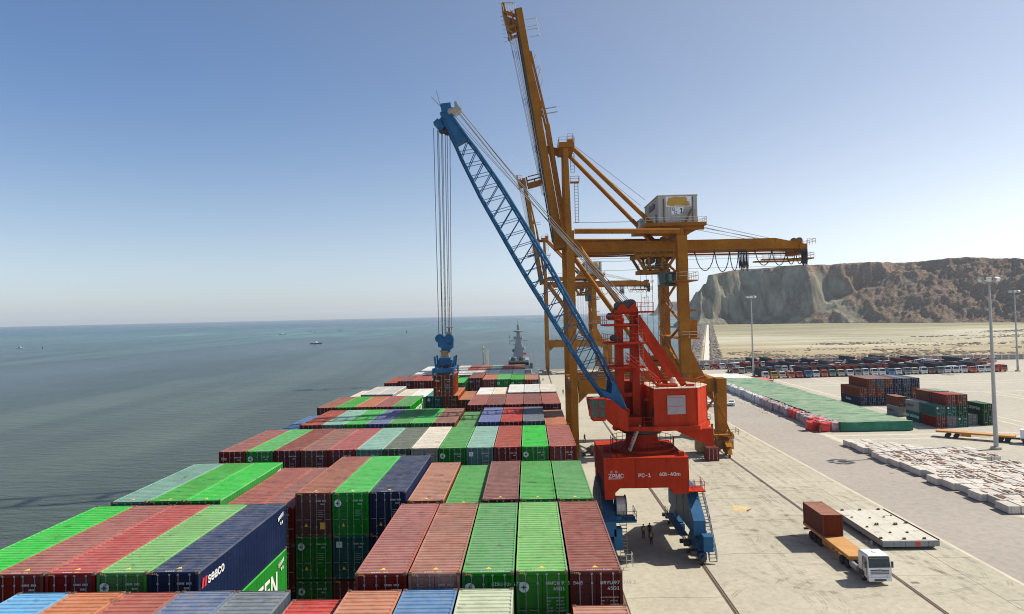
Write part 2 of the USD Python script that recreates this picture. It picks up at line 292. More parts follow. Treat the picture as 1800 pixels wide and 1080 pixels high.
# tyre marks: thin rubber arcs worn into the concrete
def mark_material():
    return usdkit.material(stage, L + 'tyre_rubber', {'g': ('geometry', {}), 'n': ('noise_texture', {'scale': .55, 'detail': 5.0, 'roughness': .65}), 'r': ('map_range', {'from_min': .42, 'from_max': .8, 'to_min': 0.0, 'to_max': .32, 'clamp': True}),
        't': ('transparent_bsdf', {}), 'd': ('diffuse_bsdf', {'color': (.09, .08, .065)}), 'm': ('mix_closure', {})},
        [('g.position', 'n.vector'), ('n.fac', 'r.value'), ('r.result', 'm.fac'), ('t.BSDF', 'm.closure1'), ('d.BSDF', 'm.closure2')], surface='m.closure')
tm = MB()
for k in range(46):
    cx, cy = rng.uniform(20, 38), rng.uniform(66, 112) if k < 34 else rng.uniform(112, 190); R = rng.uniform(5, 19); a0 = rng.uniform(0, 2 * PI); da = rng.uniform(.5, 1.6)
    for off in (0, .32, 2.0, 2.32):
        n = 14; aa = np.linspace(a0, a0 + da, n); rr2 = R + off; w = .22
        v = [((cx + q * math.cos(t_)), cy + q * math.sin(t_), .009 + .0004 * (k % 9)) for t_ in aa for q in (rr2, rr2 + w)]
        v = [p if 20.0 < p[0] < 50.6 else (min(max(p[0], 20.0), 50.6), p[1], p[2]) for p in v]
        tm.add(v, [[2 * i, 2 * i + 1, 2 * i + 3, 2 * i + 2] for i in range(n - 1)])
for k in range(11):
    x0, ya, yb, dx = rng.uniform(21, 49), rng.uniform(55, 110), rng.uniform(140, 330), rng.uniform(-2, 2)
    for off in (0, .34, 2.0, 2.34):
        yy = np.linspace(ya, yb, 16); xx = x0 + off + dx * ((yy - ya) / (yb - ya)) ** 2
        tm.add([(min(max(x_ + w_, 19.9), 50.6), y_, .0128 + .0002 * k) for x_, y_ in zip(xx, yy) for w_ in (0, .24)], [[2 * i, 2 * i + 1, 2 * i + 3, 2 * i + 2] for i in range(15)])
obj('tyre_marks', tm, mark_material(), kind='stuff', cat='tyre marks', label='faint dark curved tyre marks worn into the pale concrete around the lorry')
blob = MB(); aa = np.arange(18) * 2 * PI / 18
blob.add([(30.4 + (1.5 + .5 * math.sin(3 * t_ + 1)) * math.cos(t_), 104 + (1.8 + .4 * math.cos(5 * t_)) * math.sin(t_), .0135) for t_ in aa], [[0, i, i + 1] for i in range(1, 17)])
obj('spill', blob, paint('yellow_spill', (.50, .38, .20), .9, .2, .8), kind='stuff', cat='stain', label='yellowish dry spill on the open concrete right of the portal crane')

# ------------------------------------------------------------------ boundary wall, path and breakwater
M_wallp = paint('wall_infill', (.27, .225, .195), rough=.9, var=.18, scale=.5); M_post = paint('white_post', (.62, .60, .57), rough=.8, var=.1, scale=1)
wall = thing('boundary_wall', 'long low grey brick boundary wall with white posts behind the parked lorries', 'wall', (78, 367, 0))
for i in range(78):
    x = i * 3.62
    obj('wall_panel', MB().box(x + .18, x + 3.44, -.12, .12, -.2, 2.6), M_wallp, wall); obj('post', MB().cbox(x - .2, x + .2, -.22, .22, -.2, 3.0, .05), M_post, wall)
obj('coping', MB().box(.21, 278, -.17, .17, 2.6, 2.72), M_post, wall)
pth = MB()
ys = np.linspace(372, 1480, 24); v = []
for y in ys: v += [(shore_x(y) - 1.6, y, .05), (shore_x(y) + 1.6, y, .05), (shore_x(y) + 1.6, y, .25), (shore_x(y) - 1.6, y, .25)]
f = [[4 * i + a_, 4 * i + (a_ + 1) % 4, 4 * i + 4 + (a_ + 1) % 4, 4 * i + 4 + a_] for i in range(23) for a_ in range(4)]
obj('breakwater_path', pth.add(v, f), paint('path_concrete', (.56, .52, .44), .9, .1, .2), kind='structure')
def rock_cloud(pts, sizes, seed, flat=.7):
    ic = trimesh.creation.icosphere(1); r_ = np.random.default_rng(seed); mb = MB()
    tmpl = [ic.vertices * (1 + .38 * (fbm(ic.vertices * 1.7 + 9.1 * k, 2, k)[:, None] * 2 - 1)) for k in range(6)]
    V, F = [], []
    for i, (p, s_) in enumerate(zip(pts, sizes)):
        V.append(tmpl[i % 6] @ rotz(r_.uniform(0, 6.28)).T * (s_ * np.array([1, r_.uniform(.7, 1.1), flat * r_.uniform(.7, 1.2)])) + p); F.append(ic.faces + i * len(ic.vertices))
    return mb.add(np.vstack(V), np.vstack(F))
M_rock = paint('armour_rock', (.20, .17, .14), .95, .35, .12, fine=1.2)
M_scrub = paint('scrub_mound', (.175, .135, .085), .95, .35, .08, fine=.8)
q = np.random.default_rng(3)
n = 3600; y = 366 + (q.random(n) ** 1.7) * 1000; u = q.random(n); pts = np.stack([shore_x(y) - 4 - 15 * u, y, np.where(u < .4, .1, .1 - (u - .4) * 7.5)], 1)
n2 = 900; y2 = 372 + (q.random(n2) ** 1.6) * 900; pts = np.vstack([pts, np.stack([shore_x(y2) + 3 + 6 * q.random(n2) ** 1.5, y2, np.full(n2, .1)], 1)])
n3 = 260; pts = np.vstack([pts, np.stack([q.uniform(60, 86, n3), 361 + 3 * q.random(n3), -3.5 * q.random(n3)], 1)])
obj('breakwater_rocks', rock_cloud(pts, q.uniform(.5, 1.35, len(pts)), 5), M_rock, kind='stuff', cat='rocks', label='grey armour rocks heaped along both sides of the pale breakwater path')
sl = MB(); v = []
for y_ in np.linspace(360, 1500, 30): v += [(shore_x(y_) - 4, y_, .0), (shore_x(y_) - 12, y_, -.1), (shore_x(y_) - 23, y_, -5)]
sl.add(v, [[3 * i + a_, 3 * i + a_ + 1, 3 * i + 4 + a_, 3 * i + 3 + a_][::-1] for i in range(29) for a_ in range(2)]); obj('breakwater_slope', sl, M_rock, kind='structure')
X, Y = q.uniform(96, 720, 60000), 371 + 430 * q.random(60000) ** 1.25; far = 395 + .78 * np.maximum(0, X - 50)      # the scrub belt widens to the right
dens = fbm(np.stack([X / 60, Y / 26, 0 * X], 1), 3, 4) + .5 * fbm(np.stack([X / 9, Y / 6, 0 * X + 5], 1), 2, 9) - np.maximum(0, Y - far) / 90 + .05 * (X > 200)
ok = (dens > .80) & (X > shore_x(Y) + 6) & (X < .9 * Y + 40); ok &= q.random(60000) < .30
pts = np.stack([X, Y, 0 * X], 1)[ok][:4200]; sz = (q.uniform(.3, 1.0, 60000) * (1 + .9 * (dens > .92)))[ok][:4200]
obj('scrub', rock_cloud(np.array(pts), sz, 8, .42), M_scrub, kind='stuff', cat='scrub', label='dark low scrub mounds and stones scattered over the pale sand behind the wall')

# ------------------------------------------------------------------ the cliff hill and the far headland
def cliff_material():
    N = {'g': ('geometry', {}), 'sep': ('separate_xyz', {}), 'ms': ('mapping', {'scale': (.05, .05, .012)}), 'n1': ('noise_texture', {'scale': 1.0, 'detail': 7.0, 'roughness': .65}),
         'n2': ('noise_texture', {'scale': .011, 'detail': 4.0, 'roughness': .6}), 'n3': ('noise_texture', {'scale': .35, 'detail': 6.0, 'roughness': .75}), 'vo': ('voronoi_texture', {'scale': .22}),
         'xr': ('map_range', {'from_min': 430.0, 'from_max': 640.0, 'to_min': -.24, 'to_max': .07, 'clamp': True}), 'ad': ('math', {'math_type': 'add'}),
         'zr': ('map_range', {'from_min': 60.0, 'from_max': 105.0, 'to_min': 0.0, 'to_max': .22, 'clamp': True}), 'ad2': ('math', {'math_type': 'add'}),
         'fr': ('rgb_ramp', {'ramp': [(.46, (0, 0, 0)), (.525, (1, 1, 1))]}),
         'pale': ('rgb_ramp', {'ramp': [(.32, (.10, .097, .074)), (.46, (.185, .178, .132)), (.56, (.25, .238, .178)), (.7, (.36, .335, .25))]}), 'brown': ('rgb_ramp', {'ramp': [(.3, (.07, .05, .036)), (.46, (.16, .115, .082)), (.56, (.23, .17, .125)), (.68, (.40, .32, .25))]}),
         'mx': ('mix_color', {}), 'p': ('principled_bsdf', {'roughness': .95, 'specular_ior_level': .1}), 'b': ('bump', {'strength': 1.0, 'distance': 3.0})}
    K = [('g.position', 'sep.vector'), ('g.position', 'ms.vector'), ('ms.vector', 'n1.vector'), ('g.position', 'n2.vector'), ('g.position', 'n3.vector'), ('sep.x', 'xr.value'), ('n2.fac', 'ad.value1'), ('xr.result', 'ad.value2'),
         ('sep.z', 'zr.value'), ('ad.value', 'ad2.value1'), ('zr.result', 'ad2.value2'), ('ad2.value', 'fr.fac'), ('n1.fac', 'pale.fac'), ('n3.fac', 'brown.fac'), ('fr.color', 'mx.fac'), ('pale.color', 'mx.a'), ('brown.color', 'mx.b'),
         ('mx.result', 'p.base_color'), ('n3.fac', 'b.height'), ('b.normal', 'p.normal')]
    return usdkit.material(stage, L + 'cliff_rock', N, K, surface='p.BSDF')
M_cliff = cliff_material()
def hill_mesh(poly, heights, cell, box, talus_of, rough, seed, inland=None):
    """terrain that rises from the edge polyline (the land is on its left): talus, steep fluted face, plateau; heights of the crest along the edge"""
    poly = np.array(poly, float); heights = np.array(heights, float)
    def field(X, Y):
        best = np.full(X.shape, 1e9); H = np.zeros_like(X); sg = np.ones_like(X); U = np.zeros_like(X); run = 0.0
        for k in range(len(poly) - 1):
            a_, b_ = poly[k], poly[k + 1]; ab = b_ - a_; l2 = ab @ ab
            t = np.clip(((X - a_[0]) * ab[0] + (Y - a_[1]) * ab[1]) / l2, 0, 1); dx, dy = X - a_[0] - t * ab[0], Y - a_[1] - t * ab[1]; d_ = np.hypot(dx, dy); m_ = d_ < best - 1e-9
            best = np.where(m_, d_, best); H = np.where(m_, heights[k] + (heights[k + 1] - heights[k]) * t, H); sg = np.where(m_, np.sign(ab[0] * dy - ab[1] * dx), sg); U = np.where(m_, run + t * math.sqrt(l2), U); run += math.sqrt(l2)
        return best * sg, H, U
    def height(X, Y):
        d_, H, U = field(X, Y); right = talus_of(X, Y); P = lambda sc, o, k, z=0 * X: fbm(np.stack([X / sc, Y / sc, z + k], -1), o, seed + int(k)) - .5
        spur = 1 - np.abs(P(120, 3, 5)) * 4; gully = 1 - np.abs(P(38, 3, 9)) * 4
        flute = fbm(np.stack([U / 13, d_ / 90, 0 * X + 13], -1), 3, seed + 2) - .5
        w = d_ + rough * (1.5 * (spur - .3) + .75 * (gully - .3) + .9 * flute * (1.15 - right) + 1.2 * P(240, 2, 3))
        H = H * (1 + .05 * P(90, 3, 21) + .03 * P(22, 3, 22) * right)
        tz = (.14 + .76 * right) * H * (1 + .5 * P(70, 2, 31)); st, sf = .70 - .06 * right, 2.3 - .9 * right        # slopes of talus and face
        z = np.where(w * st < tz, w * st, tz + (w - tz / st) * sf)
        k_ = .1 * H; z = np.minimum(z, H + 0 * z); over = np.clip((z - (H - k_)) / k_, 0, 1); z = z - k_ * .35 * over ** 2
        bo = P(7.5, 3, 41); sm2 = P(3.6, 2, 43)
        z = z + np.clip(z / 12, 0, 1) * (right + .22) * (1 - .65 * over) * (rough * .30 * (np.abs(bo) * 2.8 - .45) + rough * .30 * sm2 + rough * .5 * P(17, 2, 47)) + (z > 3) * rough * .12 * P(15, 3, 45)
        return np.where(w < 0, -3, np.maximum(z, -3)), d_
    out = MB()
    def grid(x0, x1, y0, y1, c, keep):
        nx, ny = int((x1 - x0) / c), int((y1 - y0) / c); X, Y = np.meshgrid(np.linspace(x0, x1, nx), np.linspace(y0, y1, ny), indexing='ij'); Z, d_ = height(X, Y)
        i, j = np.meshgrid(np.arange(nx - 1), np.arange(ny - 1), indexing='ij'); i, j = i.ravel(), j.ravel(); m_ = keep(d_[i, j], X[i, j], Y[i, j]); a_ = (i * ny + j)[m_]
        f = np.stack([a_, a_ + ny, a_ + ny + 1, a_ + 1], 1); u_, inv = np.unique(f, return_inverse=True)
        out.add(np.stack([X, Y, Z], -1).reshape(-1, 3)[u_], inv.reshape(-1, 4))
    for bx in box: grid(*bx[:4], bx[4], bx[5])
    return out
hp_ = [(1500, 300), (1200, 540), (900, 850), (725, 1037), (690, 1080), (650, 1122), (562, 1219), (430, 1315), (322, 1308), (285, 1340), (335, 1470), (430, 1750), (600, 2300)][::-1]
hill = hill_mesh(hp_, [72, 76, 84, 95, 106, 114, 114, 111, 93, 80, 84, 82, 80][::-1], 2.0,
    [(250, 1000, 820, 1500, 2.1, lambda d_, x, y: (d_ > -30) & (d_ < 190) & (x < 930)), (250, 1700, 200, 2400, 14, lambda d_, x, y: (d_ > -30) & ((d_ >= 178) | (x >= 918) | (y > 1488)) & (d_ < 700))],
    lambda X, Y: np.clip((X - 515) / 160 + .5 * (fbm(np.stack([X / 80, Y / 80, 0 * X], -1), 2, 3) - .5), 0, 1), 11.0, 2)
obj('cliff_hill', hill, M_cliff, kind='structure', smooth=True)
head = hill_mesh([(900, 5200), (800, 4500), (765, 4330), (800, 4240), (1000, 4210), (1300, 4200)], [70, 78, 72, 80, 84, 84], 8, [(700, 1300, 4100, 4700, 9, lambda d_, x, y: d_ > -30)], lambda X, Y: 0 * X + .3, 12.0, 9)
obj('headland', head, M_cliff, kind='structure', smooth=True)
# ------------------------------------------------------------------ container paints
CC = {'brown': (.205, .066, .054), 'redbrown': (.31, .072, .052), 'red': (.36, .055, .05), 'orange': (.40, .150, .078), 'rust': (.275, .105, .07), 'green': (.055, .295, .055), 'brightgreen': (.045, .40, .065),
      'lightgreen': (.135, .38, .085), 'darkgreen': (.02, .10, .05), 'teal': (.135, .33, .25), 'lightteal': (.22, .39, .31), 'deepteal': (.03, .19, .16), 'navy': (.032, .05, .10), 'slate': (.13, .155, .18), 'olive': (.135, .165, .12),
      'blue': (.045, .16, .33), 'lightblue': (.12, .31, .50), 'violet': (.14, .165, .30), 'white': (.66, .64, .58), 'cream': (.64, .57, .45), 'greywhite': (.53, .51, .46), 'grey': (.30, .31, .31), 'paleolive': (.40, .44, .30),
      'brick': (.29, .105, .055), 'boxred': (.34, .04, .03)}
WORDS = {'brown': 'dull maroon', 'redbrown': 'red-brown', 'red': 'faded red', 'orange': 'pale orange', 'rust': 'rusty brown', 'green': 'mid green', 'brightgreen': 'bright green', 'lightgreen': 'light green', 'darkgreen': 'dark green',
         'teal': 'pale teal', 'lightteal': 'light grey-teal', 'deepteal': 'deep teal', 'navy': 'dark navy', 'slate': 'slate grey', 'olive': 'olive grey', 'blue': 'blue', 'lightblue': 'light blue', 'violet': 'violet blue', 'white': 'white',
         'cream': 'cream', 'greywhite': 'greyish white', 'grey': 'grey', 'paleolive': 'pale cream-green', 'brick': 'brick red', 'boxred': 'vivid red'}
def deep(c): c = np.array(c); return tuple(c * (c / c.max()) ** .6 * .44)            # door and side paint: less bleached than the roofs, with shade darkened in
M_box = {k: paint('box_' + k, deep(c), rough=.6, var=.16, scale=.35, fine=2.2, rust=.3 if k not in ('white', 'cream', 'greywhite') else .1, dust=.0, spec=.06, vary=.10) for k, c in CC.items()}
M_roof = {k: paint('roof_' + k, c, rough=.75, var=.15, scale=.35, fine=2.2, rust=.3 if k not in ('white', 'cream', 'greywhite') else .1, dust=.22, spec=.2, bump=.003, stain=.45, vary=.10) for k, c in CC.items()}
M_box['rusty'] = paint('box_rusty', CC['rust'], rough=.7, var=.3, scale=.5, fine=1.6, rust=.2, rustcol=(.42, .36, .28), dust=.3)
M_box['navyrust'] = paint('box_navyrust', (.09, .13, .22), rough=.6, var=.35, scale=.7, rust=1.0, rustcol=(.25, .17, .10), dust=.3)
M_roof['rusty'], M_roof['navyrust'] = M_box['rusty'], M_box['navyrust']
WORDS['rusty'], WORDS['navyrust'] = 'rusty brown', 'rust-streaked blue'
M_bar = plain('lock_bar_steel', (.30, .29, .28), .5, .3); M_cast = paint('casting_steel', (.14, .075, .05), .7, .35, 3); M_hole = plain('casting_hole', (.008, .007, .006), .9)
M_let = plain('white_lettering', (.58, .57, .54), .7); M_let2 = plain('faded_lettering', (.42, .41, .38), .7); M_yel = plain('yellow_mark', (.80, .47, .04), .6); M_redlet = plain('red_lettering', (.55, .03, .03), .6); M_gskt = plain('door_gasket', (.012, .012, .012), .8)
M_orlet = plain('orange_lettering', (.75, .35, .03), .6)

def wave(n, length, amp, lo=.28, ramp=.22): # trapezoid corrugation: (s, height)
    p = length / n; out = []
    for i in range(n): b = i * p; out += [(b, 0), (b + p * lo, 0), (b + p * (lo + ramp), amp), (b + p * (1 - ramp), amp)]
    return out + [(length, 0)]
protos = {}
def container(col, loc, label, Lc=12.192, H=2.896, detail=1, code=None, emblem=False, side=None, tex=None, rz=0.0, group=None, extra=None):
    key = (col, round(Lc, 1), H, detail, code, emblem, side, tex, extra)
    if key in protos: return dup(protos[key], loc, rz, label, group)
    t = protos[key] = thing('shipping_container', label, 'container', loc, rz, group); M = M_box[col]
    W, h = 2.438, Lc / 2; x = W / 2; fine = detail >= 2; n = int(Lc / .40)
    fr = MB()
    pr = wave(n, Lc - .5, .042, .42, .11); v = []
    for s_, a_ in pr: v += [(-x + .07, -h + .25 + s_, H - .066 + a_), (x - .07, -h + .25 + s_, H - .066 + a_)]
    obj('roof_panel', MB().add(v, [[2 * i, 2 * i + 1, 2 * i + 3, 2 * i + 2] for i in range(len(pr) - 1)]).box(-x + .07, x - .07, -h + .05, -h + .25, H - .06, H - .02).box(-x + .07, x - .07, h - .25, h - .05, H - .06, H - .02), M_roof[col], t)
    pr = wave(n, Lc - .32, -.036); 
    for sg in (-1, 1):
        v = []
        for s_, a_ in pr: v += [(sg * (x - .012 + a_), -h + .16 + s_, .15), (sg * (x - .012 + a_), -h + .16 + s_, H - .1)]
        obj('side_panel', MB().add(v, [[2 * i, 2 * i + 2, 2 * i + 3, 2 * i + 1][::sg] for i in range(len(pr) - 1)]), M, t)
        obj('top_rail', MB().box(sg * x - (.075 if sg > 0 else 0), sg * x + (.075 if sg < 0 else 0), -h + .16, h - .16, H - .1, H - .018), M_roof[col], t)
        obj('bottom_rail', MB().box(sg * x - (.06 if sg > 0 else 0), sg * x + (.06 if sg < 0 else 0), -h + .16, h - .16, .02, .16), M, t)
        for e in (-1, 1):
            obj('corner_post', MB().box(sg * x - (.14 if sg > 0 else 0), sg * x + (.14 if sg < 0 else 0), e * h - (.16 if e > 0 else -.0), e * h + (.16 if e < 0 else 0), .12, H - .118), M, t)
            for z0, z1 in ((0, .118), (H - .116, H + .004)):
                c = MB().box(sg * x - (.168 if sg > 0 else -.004), sg * x + (.168 if sg < 0 else .004), e * h - (.18 if e > 0 else .004), e * h + (.18 if e < 0 else .004), z0, z1)
                cc = obj('corner_casting', c, M_cast if fine else M, t)
                if fine and z1 > 1: obj('casting_hole', MB().lathe((sg * (x - .08), e * (h - .09), H + .004), [(.045, 0), (.045, .004)], 8), M_hole, cc)
    for e in (-1, 1):
        obj('header', MB().box(-x + .14, x - .14, e * h - (.11 if e > 0 else 0), e * h + (.11 if e < 0 else 0), H - .15, H - .02), M, t)
        obj('sill', MB().box(-x + .14, x - .14, e * h - (.11 if e > 0 else 0), e * h + (.11 if e < 0 else 0), .0, .16), M, t)
    pr = wave(9, W - .3, -.04); v = []
    for s_, a_ in pr: v += [(-x + .15 + s_, h - .03 + a_, .15), (-x + .15 + s_, h - .03 + a_, H - .14)]
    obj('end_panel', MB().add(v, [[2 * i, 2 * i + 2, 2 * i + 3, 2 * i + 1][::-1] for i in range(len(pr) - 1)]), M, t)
    obj('floor', MB().box(-x + .06, x - .06, -h + .1, h - .1, .1, .15), M, t)
    for sg in (-1, 1): # two door leaves with pressed horizontal ribs
        xa, xb = (-x + .145, -.012) if sg < 0 else (.012, x - .145); pr = wave(5, H - .33, -.028, .12, .1); v = []
        for s_, a_ in pr: v += [(xa, -h + .05 + a_ * -1, .165 + s_), (xb, -h + .05 + a_ * -1, .165 + s_)]
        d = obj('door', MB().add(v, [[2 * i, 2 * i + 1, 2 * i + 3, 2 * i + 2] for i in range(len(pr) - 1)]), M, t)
        for bx in ((xa + xb) / 2 - sg * .33, (xa + xb) / 2 + sg * .24):
            b = obj('lock_bar', MB().tube((bx, -h + .02, .06), (bx, -h + .02, H - .06), .021, 6), M_bar, d)
        if detail:
            hd = MB()
            for bx in ((xa + xb) / 2 - sg * .33, (xa + xb) / 2 + sg * .24):
                for z in (.10, H - .12, .62, H - .55): hd.box(bx - .05, bx + .05, -h - .006, -h + .02, z - .045, z + .045)
                hd.box(min(bx, bx + sg * .38), max(bx, bx + sg * .38), -h - .012, -h + .01, 1.08, 1.11)
            obj('door_handles', hd, M_bar, d)
    if not detail: return t
    le = MB()
    if code:
        a_, b_ = code
        text(le, a_, .155, (.17, -h + .012, H - .62), (1, 0, 0), (0, 0, 1), .006); text(le, b_, .155, (.5, -h + .012, H - .88), (1, 0, 0), (0, 0, 1), .006)
        for k in range(5):
            text(le, ('MAX GROSS', 'TARE', 'NET', 'CU CAP', 'CU CAP')[k], .06, (.17, -h + .012, H - 1.25 - .16 * k), (1, 0, 0), (0, 0, 1), .006); text(le, ('30480 KG', '3870 KG', '26610 KG', '76.4 CU M', '2700 CU FT')[k], .06, (.62, -h + .012, H - 1.25 - .16 * k), (1, 0, 0), (0, 0, 1), .006)
        text(le, a_, .11, (.75, -h + .30, H - .014), (-1, 0, 0), (0, -1, 0), .004)
    else:
        for k in range(9): le.box(.26 + .07 * k, .305 + .07 * k, -h + .006, -h + .012, H - .60, H - .50) if k != 4 else None
        for k in range(4): le.box(.5 + .07 * k, .545 + .07 * k, -h + .006, -h + .012, H - .82, H - .73)
        for k in range(4): le.box(.3, .3 + .42 - .07 * (k % 2), -h + .006, -h + .012, H - 1.2 - .13 * k, H - 1.18 - .13 * k)
        for k in range(7): le.box(-.5 + .12 * k, -.42 + .12 * k, -h + .16, -h + .25, H - .016, H - .0125) if k != 4 else None
    if tex: text(le, tex, .26, (-1.0, -h + .012, H - .78), (1, 0, 0), (0, 0, 1), .006, bold=True)
    obj('lettering', le, M_let if code else M_let2, t)
    wm = MB()
    if fine: wm.add([(-.15, -h + .55, H - .021), (.15, -h + .55, H - .021), (0, -h + .80, H - .021)], [[0, 1, 2]])
    wm.add([(-.62, -h + .01, .62), (-.38, -h + .01, .62), (-.5, -h + .01, .86)], [[0, 1, 2]])
    if fine:
        for k in range(4): wm.add([(sg_ * .85 + .09 * k, -h + .003, H - .1) for sg_ in (1,)] + [(.85 + .09 * k + .05, -h + .003, H - .1), (.85 + .09 * k + .08, -h + .003, H - .04), (.85 + .09 * k + .03, -h + .003, H - .04)], [[0, 1, 2, 3]])
        for k in range(4): wm.add([(-1.15 + .09 * k, -h - .001, H - .1), (-1.15 + .09 * k + .05, -h - .001, H - .1), (-1.15 + .09 * k + .08, -h - .001, H - .04), (-1.15 + .09 * k + .03, -h - .001, H - .04)], [[0, 1, 2, 3]])
    obj('warning_mark', wm, M_yel, t)
    if emblem:
        c = vec(-.87, -h + .012, H - .72); em = obj('emblem', MB().disc(c, (0, 1, 0), .25, .008, 20), M_let, t)
        st = [c + vec(r_ * math.cos(a_), -.008, r_ * math.sin(a_)) for i in range(8) for a_ in (i * PI / 4 + PI / 2,) for r_ in ((.16 if i % 2 == 0 else .06),)]
        obj('emblem_star', MB().plate(st, (0, -.004, 0)), M_box['green'], em)
    if extra == 'sticker': obj('sticker', MB().box(.45, .8, -h + .0, -h + .012, .45, .9), M_orlet, t); 
    if extra == 'dcs': obj('sticker', MB().box(-1.0, -.6, -h + .0, -h + .012, H - .8, H - .4), M_let, t)
    if side == 'EVERGREEN': text(sl_ := MB(), 'EVERGREEN', 1.25, (x + .004, -5.6, .72), (0, 1, 0), (0, 0, 1), .01, bold=True); obj('side_lettering', sl_, M_let, t)
    elif side == 'seaco':
        text(sl_ := MB(), 'seaco', .48, (x + .004, -h + .95, 1.98), (0, 1, 0), (0, 0, 1), .01, bold=True); obj('side_lettering', sl_, M_let, t)
        rl = MB()
        for k in range(2): rl.plate([(x + .004, -h + .3 + .3 * k, 1.96), (x + .004, -h + .48 + .3 * k, 1.96), (x + .004, -h + .6 + .3 * k, 2.42), (x + .004, -h + .42 + .3 * k, 2.42)], (.01, 0, 0))
        obj('side_logo', rl, M_redlet, t)
    elif side: text(sl_ := MB(), side, .62, (-x - .004, 1.6 + .2 * len(side), 1.0), (0, -1, 0), (0, 0, 1), .01, bold=True); obj('side_lettering', sl_, M_let if col not in ('greywhite', 'grey') else M_box['navy'], t)
    if side in ('EVERGREEN', 'seaco') or extra == 'marks':
        mk = MB()
        for k in range(5): mk.box(x, x + .008, h - 1.5 + .2 * k, h - 1.38 + .2 * k, H - .8 + .04 * k, H - .55 + .04 * k)
        for k in range(2): mk.box(x, x + .008, h - 1.1 + .3 * k, h - .95 + .3 * k, H - 1.1, H - .92)
        obj('side_marking', mk, M_let, t)
    return t

# ------------------------------------------------------------------ the container ship
hullM = paint('hull_paint', (.035, .05, .045), rough=.5, var=.3, scale=.2, rust=.4); deckM = paint('deck_paint', (.13, .055, .045), rough=.8, var=.3, scale=.3, rust=.4)
ship = thing('container_ship', 'long container ship carrying the stacked containers along the quay', 'ship', (-12.37, 0, 0))
secs = []
for y, w, fl in [(-60, 15.2, 1), (20, 16.5, 1), (120, 16.5, 1), (145, 15.2, .93), (165, 12.4, .82), (185, 7.6, .6), (198, 3.2, .3), (206, .3, .05)]:
    zt = 7.4 + max(0, (y - 150)) * .055
    secs.append([(-w * fl, y, -6.4), (w * fl, y, -6.4), (w, y, 3.0), (w, y, zt), (-w, y, zt), (-w, y, 3.0)])
obj('hull', MB().loft([[p for p in s_] for s_ in secs]), hullM, ship)
YB = {'A': 19.7, 'B': 33.1, 'C': 47.35, 'D': 64.0, 'E': 79.0, 'F': 93.9, 'G': 108.0, 'H': 125.6, 'I': 139.0, 'J': 152.5}
for k, y in YB.items():
    w = 16.3 if k < 'H' else 12.5 if k == 'H' else 9.8
    obj('hatch_cover', MB().cbox(-w + .1, w - .1, y - .4, y + 12.6, 7.2, 8.5, .06), deckM, ship)
    if k in 'DEFGH': obj('lashing_bridge', MB().box(-w, w, y - 1.5, y - .75, 7.3, 10.2), deckM, ship)
mastM = paint('mast_cream', (.55, .48, .32), .6, .15, 1)
mt = obj('foremast', MB().tube((.2, 186, 9), (.2, 186, 20.9), .24, 8, .16).box(-.3, .7, 185.7, 186.3, 20.2, 20.35), mastM, ship)
lad = MB().tube((1.35, 186.2, 9), (1.35, 186.2, 20.0), .1, 6); lad.ladder((1.35, 185.95, 9.3), (1.35, 185.95, 19.8), .5, (1, 0, 0), .04, .6); obj('mast_ladder', lad, mastM, mt)
for k, (y, z) in enumerate(((33.0, 14.3), (33.0, 11.5), (47.2, 13.8))): obj('lashing_rod', MB().tube((16.48, y - .3, 8.6), (15.6, y - .05, z), .03, 6), M_bar, ship)
for k in range(4): obj('fender', MB().tube((16.55, 52 + 34 * k, -2.2), (16.55, 55 + 34 * k, -2.2), .55, 12), M_gskt, ship)
bulw = MB()
for sg in (-1, 1):
    pl_ = [(sg * w, y, 7.4 + max(0, y - 150) * .055) for y, w in ((168, 11.8), (185, 7.6), (198, 3.2), (205.5, .45))]
    for a_, b_ in zip(pl_[:-1], pl_[1:]): bulw.plate([a_, b_, vec(*b_) + vec(0, 0, 1.2), vec(*a_) + vec(0, 0, 1.2)], (-sg * .12, .02, 0))
obj('bulwark', bulw, hullM, ship)

ORD = ['quayside', 'second from the quay', 'third from the quay', 'fourth from the quay', 'fifth from the quay', 'sixth from the quay', 'seventh from the quay', 'eighth from the quay', 'ninth from the quay', 'tenth from the quay', 'eleventh from the quay', 'twelfth from the quay', 'outermost seaward']
ROW = {'A': 'nearest deck row', 'B': 'second deck row', 'C': 'third deck row', 'D': 'fourth deck row', 'E': 'fifth deck row', 'F': 'sixth deck row', 'G': 'seventh deck row', 'H': 'eighth deck row', 'I': 'ninth deck row', 'J': 'tenth deck row'}
def cx(i): return 4.15 - 2.54 * i - 1.219
